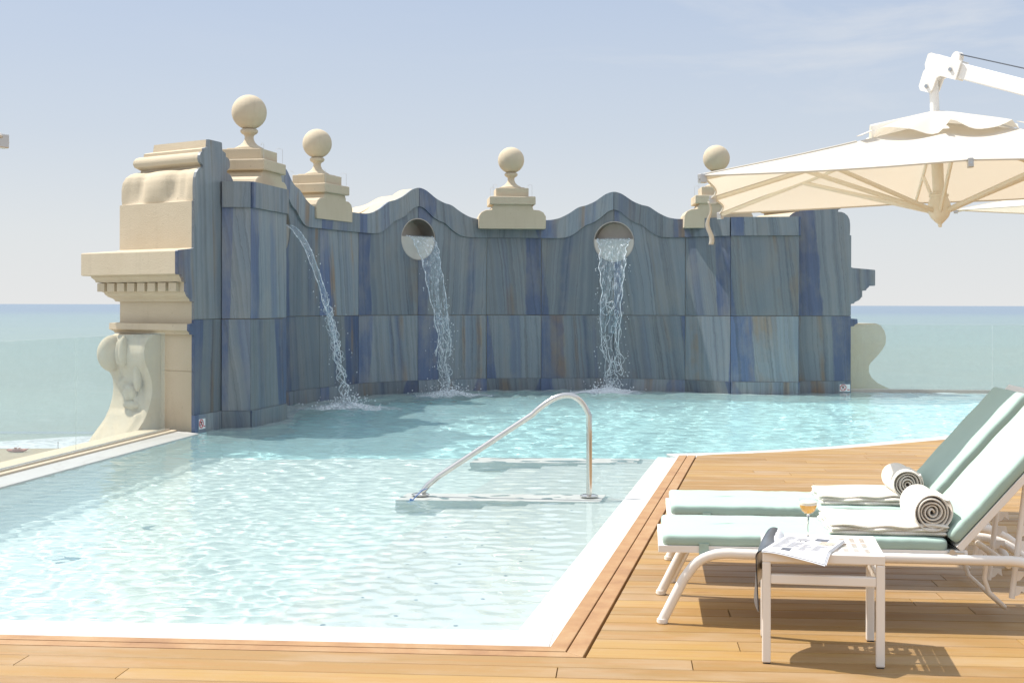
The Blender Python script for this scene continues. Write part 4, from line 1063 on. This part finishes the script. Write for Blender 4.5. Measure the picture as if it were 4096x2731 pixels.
# cocktail glass
zt = .03 + TH
cg = empty('cocktail_glass', (1.185, 5.525, zt - .0015)); tag(cg, 'stemmed coupe glass of foamy amber cocktail on the white side table', 'cocktail glass')
gm = clear_pane('drinking_glass', (.965, .975, .97), .03)
b = MB(); b.lathe([(.0001, .0996), (.006, .0997), (.016, .101), (.027, .111), (.034, .126), (.0365, .142), (.0368, .158), (.0362, .159), (.0355, .158), (.0352, .142), (.0328, .127), (.026, .1125), (.015, .103), (.0001, .1005)], 36); b.build('bowl', gm, cg, smooth=60)
st_, n_, l_, b_ = mat('solid_glass'); b_.inputs['Transmission Weight'].default_value = 1; b_.inputs['Roughness'].default_value = .02; b_.inputs['IOR'].default_value = 1.45
b = MB(); b.lathe([(.0001, .0005), (.0335, .0005), (.0345, .0022), (.030, .0032), (.013, .006), (.0055, .011), (.0040, .02), (.0036, .055), (.0042, .088), (.0075, .0965), (.0001, .0995)], 28); b.build('stem', st_, cg, smooth=60)
lq, n_, l_, b_ = mat('amber_cocktail'); l_.new(mixc(n_, l_, noise(n_, l_, objco(n_), 60, 3), (.85, .42, .06), (.92, .52, .10)), b_.inputs['Base Color']); b_.inputs['Roughness'].default_value = .25; b_.inputs['Subsurface Weight'].default_value = .4; b_.inputs['Subsurface Radius'].default_value = (.02, .012, .004)
b = MB(); b.lathe([(.0001, .1012), (.0145, .1036), (.0255, .113), (.0323, .1275), (.0343, .136), (.0001, .1361)], 32); b.build('drink', lq, cg, smooth=60)
b = MB(); b.lathe([(.0001, .1363), (.0344, .1363), (.0349, .142), (.0350, .147), (.033, .149), (.0001, .1495)], 32); b.build('foam_head', simple('cocktail_foam', (.86, .78, .66), .8, 0, .05, 300, .4, 500), cg, smooth=60)

# open magazine: right page on the table, left half curling over the table's edge
mg = empty('open_magazine', (0, 0, zt)); tag(mg, 'open glossy magazine drooping over the left edge of the white side table', 'magazine')
sp0 = Vector((.945, 5.215, 0)); sp1 = Vector((1.095, 5.53, 0)); sd = (sp1 - sp0); slen = sd.length; sd.normalize(); pd = Vector((sd.y, -sd.x, 0))
PAGE = simple('magazine_paper', (.64, .64, .66), .35, 0, .02, 20); COVER = simple('magazine_cover', (.075, .085, .10), .36, 0, .7, 9)
def page_pt(a, s_, dz=0):
    """a across the page (0 spine .. .235), s_ along spine"""
    z = .004 + .007 * math.sin(min(1, a / .09) * math.pi * .5) * math.exp(-a * 6) + dz
    q = sp0 + sd * s_ + pd * a
    lx = (q - Vector((TB.x, TB.y, 0))); ly = lx.dot(Vector((-math.sin(TA), math.cos(TA), 0)))
    if ly < -.222: z -= (-.222 - ly) * .32 + (-.222 - ly) ** 2 * 2.5
    return Vector((q.x, q.y, z))
for k in range(5):
    b = MB(); off = .0013 * k; wd_ = .235 - .002 * (4 - k) * (1 if k % 2 else -1)
    b.grid([[page_pt(wd_ * i / 24, -.004 * (k % 3) + slen * j / 24, off) for j in range(25)] for i in range(25)], flip=False)
    b.grid([[page_pt(wd_ * i / 24, -.004 * (k % 3) + slen * j / 24, off - .0009) for j in range(25)] for i in range(25)], flip=True)
    b.build('page', PAGE, mg, smooth=70)
PIC = simple('photo_print', (.10, .11, .14), .35, 0, .9, 60); PIC2, n_, l_, b_ = mat('photo_print_warm'); l_.new(ramp(n_, l_, noise(n_, l_, objco(n_), 75, 4, .7), [(.35, (.10, .12, .16)), (.5, (.55, .50, .42)), (.6, (.62, .40, .22)), (.72, (.75, .73, .7))]), b_.inputs['Base Color']); b_.inputs['Roughness'].default_value = .35
TXT = simple('grey_print', (.40, .40, .43), .6)
def ink(name, a0, a1, s0, s1, m, n_=8):
    b = MB(); b.grid([[page_pt(lerp_(a0, a1, i / n_), lerp_(s0, s1, j / n_), .0013 * 4 + .0006) for j in range(n_ + 1)] for i in range(n_ + 1)]); b.build(name, m, mg, smooth=70)
ink('photo', .135, .185, .265, .32, PIC); ink('photo', .165, .225, .185, .262, PIC2); ink('photo', .065, .10, .02, .062, PIC)
tx = MB()
for c0, c1, s0, s1 in ((.015, .06, .06, .33), (.068, .115, .08, .20), (.122, .160, .02, .17), (.168, .215, .02, .165), (.068, .12, .235, .30)):
    k = s0
    while k < s1:
        e = c1 - rnd.choice((0, 0, 0, .012, .02)); G = [[page_pt(lerp_(c0, e, i / 3), k + j * .0024, .0013 * 4 + .0005) for j in range(2)] for i in range(4)]; tx.grid(G); k += .0062
tx.build('text_column', TXT, mg, smooth=None)
for q_ in (.088, .108): ink('heading_bar', q_, q_ + .004, .222, .242, BLACK, 2)
def drape(a, s_, dz):
    """left half: rises in a hump at the far end, falls down the table side at the near end"""
    f = s_ / slen; a0 = R(lerp_(-25, 62, f)); arcl = .045 + .085 * f; x = z = 0.0; N_ = 24
    for i in range(N_):
        t_ = min(1, (a * (i + .5) / N_) / arcl); t_ = t_ * t_ * (3 - 2 * t_); an = lerp_(a0, R(-93 + 8 * math.sin(s_ * 9)), t_); x += math.cos(an) * a / N_; z += math.sin(an) * a / N_
    q = sp0 + sd * s_ - pd * (x + dz)
    return Vector((q.x, q.y, z + .006 + dz * .5))
for k in range(3):
    b = MB(); b.grid([[drape(.245 * i / 40, slen * j / 20, .002 * k) for j in range(21)] for i in range(41)]); b.build('hanging_page' if k < 2 else 'cover_page', PAGE if k < 2 else COVER, mg, smooth=70)

# ------------------------------------------------------------------ parasols
def make_parasol(name, C, yaw, tiltx, tilty, dome, hub_drop, arm_dir, mast_off, label, ground=.03, half=1.5):
    root = empty(name, C); root.rotation_euler = (tiltx, tilty, yaw); root.rotation_mode = 'XYZ'
    # rotation as Rx*Ry*Rz
    Mr = Matrix.Rotation(tiltx, 4, 'X') @ Matrix.Rotation(tilty, 4, 'Y') @ Matrix.Rotation(yaw, 4, 'Z'); root.rotation_euler = Mr.to_euler()
    Mi = (Matrix.Translation(C) @ Mr).inverted()
    tag(root, label, 'parasol', 'cream cantilever parasols')
    tips = [(-1, -1), (0, -1), (1, -1), (1, 0), (1, 1), (0, 1), (-1, 1), (-1, 0)]
    tips = [Vector((x * half, y * half, 0)) for x, y in tips]; apex = Vector((0, 0, dome))
    nr_, na = 14, 10; b = MB(); rows = []
    for i in range(nr_ + 1):
        r_ = .02 + .98 * i / nr_; row_ = []
        for k in range(8):
            p0, p1 = tips[k], tips[(k + 1) % 8]
            for j in range(na):
                t = j / na; e = p0.lerp(p1, t); s_ = math.sin(math.pi * t); e = e * (1 - .035 * s_)
                z = dome * (1 - r_) - .10 * r_ * (1 - r_) * 0 - .012 * math.sin(math.pi * r_) - .028 * s_ * math.sin(math.pi * min(1, r_ * .9)) + .006 * s_ * math.sin(9 * r_ + k * 2)
                row_.append((e.x * r_, e.y * r_, z))
        row_.append(row_[0]); rows.append(row_)
    b.grid(rows); b.build('canopy', CANVAS, root, smooth=35)
    b = MB(); e_ = [Vector(q) for q in rows[-1]]; b.tube([q + Vector((0, 0, -.004)) for q in e_], .006, 5, False); b.build('hem', CANVAS, root, smooth=60)
    for k in range(8):
        b = MB(); b.tube([Vector(rows[i][k * na]) + Vector((0, 0, .002)) for i in range(5, nr_ + 1)], .005, 5); b.build('seam', CANVAS, root, smooth=60)
    b = MB(); rows = []; vh = half * .30                                      # loose vent cap
    for i in range(11):
        r_ = .06 + .94 * i / 10; row_ = []
        for k in range(8):
            p0, p1 = tips[k] * .30, tips[(k + 1) % 8] * .30
            for j in range(12):
                t = j / 12; s_ = math.sin(math.pi * t); e = p0.lerp(p1, t)
                z = dome * (1 - .30 * r_) + .012 + .055 * (1 - r_ ** 2) + (.045 * math.sin(2 * math.pi * t * 1 + k * 1.3) + .028 * s_) * r_ ** 2 * (.6 + .4 * math.sin(k * 2.1)) + .008 * math.sin(e.x * 30 + k) * r_ - (.035 * r_ ** 3 if j == 0 else 0)
                row_.append((e.x * r_, e.y * r_, z))
        row_.append(row_[0]); rows.append(row_)
    b.grid(rows); b.build('vent_flap', CANVAS, root, smooth=70)
    for k in range(0, 8):
        b = MB(); q = tips[k] * .30; q2 = tips[k] * .36; b.box(-.018, .018, 0, (q2 - q).length, 0, .003, Matrix.Translation((q.x, q.y, dome * .70 + .03)) @ Matrix.Rotation(math.atan2(q.y, q.x) - math.pi / 2, 4, 'Z') @ Matrix.Rotation(R(-18), 4, 'X'))
        b.build('vent_tie', CANVAS, root, smooth=None)
    hub = Vector((0, 0, -hub_drop))
    for k, tp in enumerate(tips):
        b = MB(); top_ = Vector((tp.x * .05, tp.y * .05, dome * .95 - .03)); mid = Vector((tp.x * .5, tp.y * .5, dome * .5 - .012 - .022)); end = tp * .985 + Vector((0, 0, -.012))
        b.tube([top_, mid, end], .014, 8, sx=.7); b.build('rib', CREAMRIB, root, smooth=50)
        b = MB(); dirn = tp.normalized(); pt = tp * .57 + Vector((0, 0, dome * .43 - .035)); b.tube([hub + dirn * .06 + Vector((0, 0, -.005)), pt], .0145, 8, sx=.8); b.build('strut', CREAMRIB, root, smooth=50)
        b = MB(); Mx = Matrix.Translation(tp) @ Matrix.Rotation(math.atan2(tp.y, tp.x), 4, 'Z'); b.box(-.03, .014, -.014, .014, -.042, .006, Mx); f_ = b.build('rib_tip', SILVER, root, smooth=None, bevel=.004)
        b = MB(); b.tube([Mx @ Vector((.013, 0, -.02)), Mx @ Vector((.018, 0, -.02))], .007, 10); b.build('rivet', STEEL, f_)
    b = MB(); b.lathe([(.0001, -.105), (.010, -.103), (.012, -.085), (.026, -.073), (.052, -.045), (.066, -.012), (.068, .012), (.063, .04), (.055, .062), (.052, .066), (.052, .075), (.058, .077), (.058, .088), (.048, .092), (.048, .102), (.034, .104)], 28, tuple(hub)); b.build('hub', CREAMRIB, root, smooth=35)
    b = MB(); b.tube([hub + Vector((0, 0, .10)), (0, 0, dome * .95)], .034, 18); b.build('centre_pole', CREAMRIB, root, smooth=50)
    zt_ = dome + .10; zh = dome + .245
    b = MB(); b.tube([(0, 0, zt_ - .2), (0, 0, zh)], .027, 16); b.build('upper_pole', ALU, root, smooth=50)
    # arm: built in world space, brought into the tilted frame
    Cw = Matrix.Translation(C) @ Mr; P0 = Cw @ Vector((0, 0, zh + .04)); ad = Vector((arm_dir[0], arm_dir[1], 0)).normalized(); ax = (ad + Vector((0, 0, -.36))).normalized()
    sdv = ad.cross(Vector((0, 0, 1))).normalized(); upv = sdv.cross(ax).normalized()
    def fr(o_, x_, y_, z_): return Mi @ (o_ + ax * x_ + sdv * y_ + upv * z_)
    def bar(b, o_, x0, x1, y0, y1, z0, z1, tz=0):
        v = [fr(o_, x, y, z + (tz if x == x1 and z == z0 else 0)) for x in (x0, x1) for y in (y0, y1) for z in (z0, z1)]; b.add(v, [(0, 1, 3, 2), (4, 6, 7, 5), (0, 4, 5, 1), (2, 3, 7, 6), (0, 2, 6, 4), (1, 5, 7, 3)])
    b = MB()
    for s_ in (-1, 1):                                                           # joint cheek plates
        pz = [(x * .86, z * .82) for x, z in ((-.055, .125), (-.035, .14), (.21, .135), (.21, .0), (.085, .0), (.065, -.02), (.06, -.11), (.035, -.135), (-.03, -.135), (-.05, -.11), (-.05, .0), (-.04, .02), (-.055, .05))]
        y0, y1 = (.030, .042) if s_ > 0 else (-.042, -.030)
        v = [fr(P0, x * 1.0, y0, z) for x, z in pz] + [fr(P0, x, y1, z) for x, z in pz]; n_ = len(pz)
        tri = tessellate_polygon([[Vector((x, z, 0)) for x, z in pz]])
        f = [tuple(t) for t in tri] + [tuple(n_ + i for i in t) for t in tri] + [(i, (i + 1) % n_, n_ + (i + 1) % n_, n_ + i) for i in range(n_)]
        b.add(v, f)
    bar(b, P0, -.040, .175, -.030, .030, .02, .105)
    b.build('arm_joint', ALU, root, smooth=None)
    b = MB()
    for x_, z_ in ((.01, -.078), (.13, .05)): b.tube([fr(P0, x_, -.05, z_), fr(P0, x_, .05, z_)], .011, 12)
    b.build('joint_bolt', STEEL, root)
    L_ = mast_off; b = MB(); bar(b, P0, .165, L_, -.027, .027, .010, .100); b.build('arm', ALU, root, smooth=None, bevel=.006)
    b = MB()
    for s_ in (-1, 1):
        y0, y1 = (.018, .024) if s_ > 0 else (-.024, -.018)
        v = [fr(P0, .125 + .027 * math.cos(a), y_, .122 + .036 * math.sin(a)) for y_ in (y0, y1) for a in [2 * math.pi * i / 16 for i in range(16)]]
        b.add(v, [tuple(range(16)), tuple(range(16, 32))[::-1]] + [(i, (i + 1) % 16, 16 + (i + 1) % 16, 16 + i) for i in range(16)])
    b.tube([fr(P0, .125, -.02, .14), fr(P0, .125, .02, .14)], .017, 12); b.build('pulley_bracket', ALU, root, smooth=40)
    b = MB(); b.tube([fr(P0, .14, 0, .145), fr(P0, L_, 0, .20)], .0035, 6); b.build('steel_cable', simple('cable', (.12, .13, .15), .4, .6), root)
    E_ = P0 + ax * L_; b = MB(); b.tube([Mi @ Vector((E_.x, E_.y, ground + .12)), Mi @ Vector((E_.x, E_.y, E_.z + .35))], .05, 16); b.build('mast', ALU, root, smooth=50)
    b = MB(); Mg = Mi @ Matrix.Translation((E_.x, E_.y, ground)); b.box(-.4, .4, -.4, .4, .0, .12, Mg); b.build('base_block', ALU, root, smooth=None, bevel=.015)
    return root, tips, Matrix.Translation(C) @ Mr
pu, tips, Cw = make_parasol('cantilever_parasol', Vector((2.517, 8.171, 2.097)), -.1837, -.0163, -.0423, .37, .15, (.66, -.75), 2.3, 'large open cream parasol over the sun loungers, its ribs seen from below', .03, 1.3275)
# closing strap hanging from its left middle rib
tp = Cw @ tips[7]; b = MB(); P = []
for i in range(25):
    f = i / 24; x = .012 * math.sin(f * 9) + .01 * f; ww = .007 + .008 * min(1, max(0, f * 1.6 - .1)); tw = 1.2 * math.sin(f * 5) * (1 - f)
    c = tp + Vector((-.02 + x, -.01, -.03 - .26 * f)); P.append([c + Vector((math.cos(tw), math.sin(tw), 0)) * -ww, c + Vector((math.cos(tw), math.sin(tw), 0)) * ww])
Mi = Cw.inverted(); P = [[Mi @ q for q in r_] for r_ in P]
b.grid(P); st = b.build('closing_strap', CANVAS, pu, smooth=70); sol = st.modifiers.new('t', 'SOLIDIFY'); sol.thickness = .003
make_parasol('cantilever_parasol', Vector((7.02, 15.0, 2.47)), R(-57) + math.pi / 2, 0, -.01, .42, .25, (.9, -.4), 2.4, 'more distant cream parasol of which only a pointed corner shows at the right edge')
make_parasol('cantilever_parasol', Vector((-2.90, 2.87, 1.94)), math.atan2(1.75, 1.2) - R(45), 0, 0, .42, .25, (-.9, -.5), 2.4, 'parasol mostly outside the picture, one metal rib tip showing at the left edge')

# ------------------------------------------------------------------ sea, beach, boat
SEAZ = CAMZ - 32
mb = MB(); seg = [290, 305, 320, 345, 380, 430, 520, 700, 1000, 1600, 3000, 6000, 12000, 30000, 80000, 200000]
def shore(x): return 308 + 6 * math.sin(x * .021) + 3.5 * math.sin(x * .06 + 1)
rows = []
for y in seg:
    rows.append([(t * y * 1.1, y, SEAZ) for t in np.linspace(-1, 1, 41)])
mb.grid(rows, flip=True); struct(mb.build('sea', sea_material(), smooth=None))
sand = simple('beach_sand', (.27, .225, .155), .95, 0, .12, .5)
mb = MB(); mb.grid([[(x, y, SEAZ + .12) for y in (60, shore(x) + 0)] for x in np.linspace(-420, 420, 120)], flip=True); struct(mb.build('beach', sand, smooth=None))
wv = jet_material('surf', .38, .58, .30)
nwv = wv.node_tree.nodes
for q in nwv:
    if q.type == 'MAPPING': q.inputs['Scale'].default_value = (.012, .05, 1)
mb = MB(); rows = []
for x in np.linspace(-420, 420, 240):
    s0 = shore(x); w0 = 17 + 7 * math.sin(x * .05) + 4 * math.sin(x * .17); rows.append([(x, s0 - 1.0, SEAZ + .16), (x, s0 + w0 * .5, SEAZ + .8), (x, s0 + w0, SEAZ + .16)])
mb.grid(rows, flip=True); struct(mb.build('breaking_wave', wv, smooth=80))
mb = MB(); rows = []
for x in np.linspace(-420, 420, 240):
    s0 = shore(x) + 34 + 4 * math.sin(x * .03); w0 = max(.2, 5 * math.sin(x * .037 + 2) + 2 * math.sin(x * .21)); rows.append([(x, s0, SEAZ + .06), (x, s0 + w0 * .5, SEAZ + .6), (x, s0 + w0, SEAZ + .06)])
mb.grid(rows, flip=True); struct(mb.build('breaking_wave', wv, smooth=80))
by = 32 * 3176 / (1045 - 703.3); bx_ = (40 - 1176) / 3176 * by
bt = empty('rescue_boat', (bx_, by, SEAZ + .14), R(8)); tag(bt, 'small red twin hulled rowing boat on the sand beside the surf', 'boat')
BR = simple('boat_red', (.42, .16, .13), .5)
for s_ in (-1, 1):
    b = MB(); b.tube([(-2.1, s_ * .6, .62), (-1.6, s_ * .6, .40), (-.8, s_ * .6, .34), (.9, s_ * .6, .34), (1.7, s_ * .6, .42), (2.3, s_ * .6, .72)], [.08, .24, .30, .30, .24, .05], 10); b.build('hull', BR, bt)
b = MB(); b.box(-.9, .9, -.8, .8, .62, .74); b.box(-.55, -.15, -.6, .6, .741, 1.0); b.box(.3, .6, -.6, .6, .741, .95); b.build('rowing_seat', simple('boat_seat', (.45, .26, .22), .6), bt, smooth=None)
b = MB(); b.tube([(-.2, -1.9, 1.2), (-.1, 0, .95), (0, 1.9, 1.2)], .04, 6); b.build('oar', BR, bt)
yy = 32 * 3176 / (1042 - 703.2); b = MB(); b.tube([(0, 0, 0), (0, 0, 1.9)], .06, 8); b.ball((0, 0, 1.95), .11); o = b.build('beach_post', simple('post_wood', (.25, .2, .15), .8), loc=((134 - 1176) / 3176 * yy, yy, SEAZ + .1)); tag(o, 'thin wooden post standing in the sand right of the boat', 'post')

# ------------------------------------------------------------------ render settings
sc.render.engine = 'CYCLES'
sc.cycles.use_denoising = True
sc.cycles.max_bounces = 12; sc.cycles.transparent_max_bounces = 24; sc.cycles.transmission_bounces = 10; sc.cycles.glossy_bounces = 4; sc.cycles.diffuse_bounces = 4
sc.cycles.caustics_reflective = False; sc.cycles.caustics_refractive = True; sc.cycles.sample_clamp_indirect = 8
sc.view_settings.view_transform = 'Standard'; sc.view_settings.look = 'None'; sc.view_settings.exposure = .70; sc.view_settings.gamma = 1
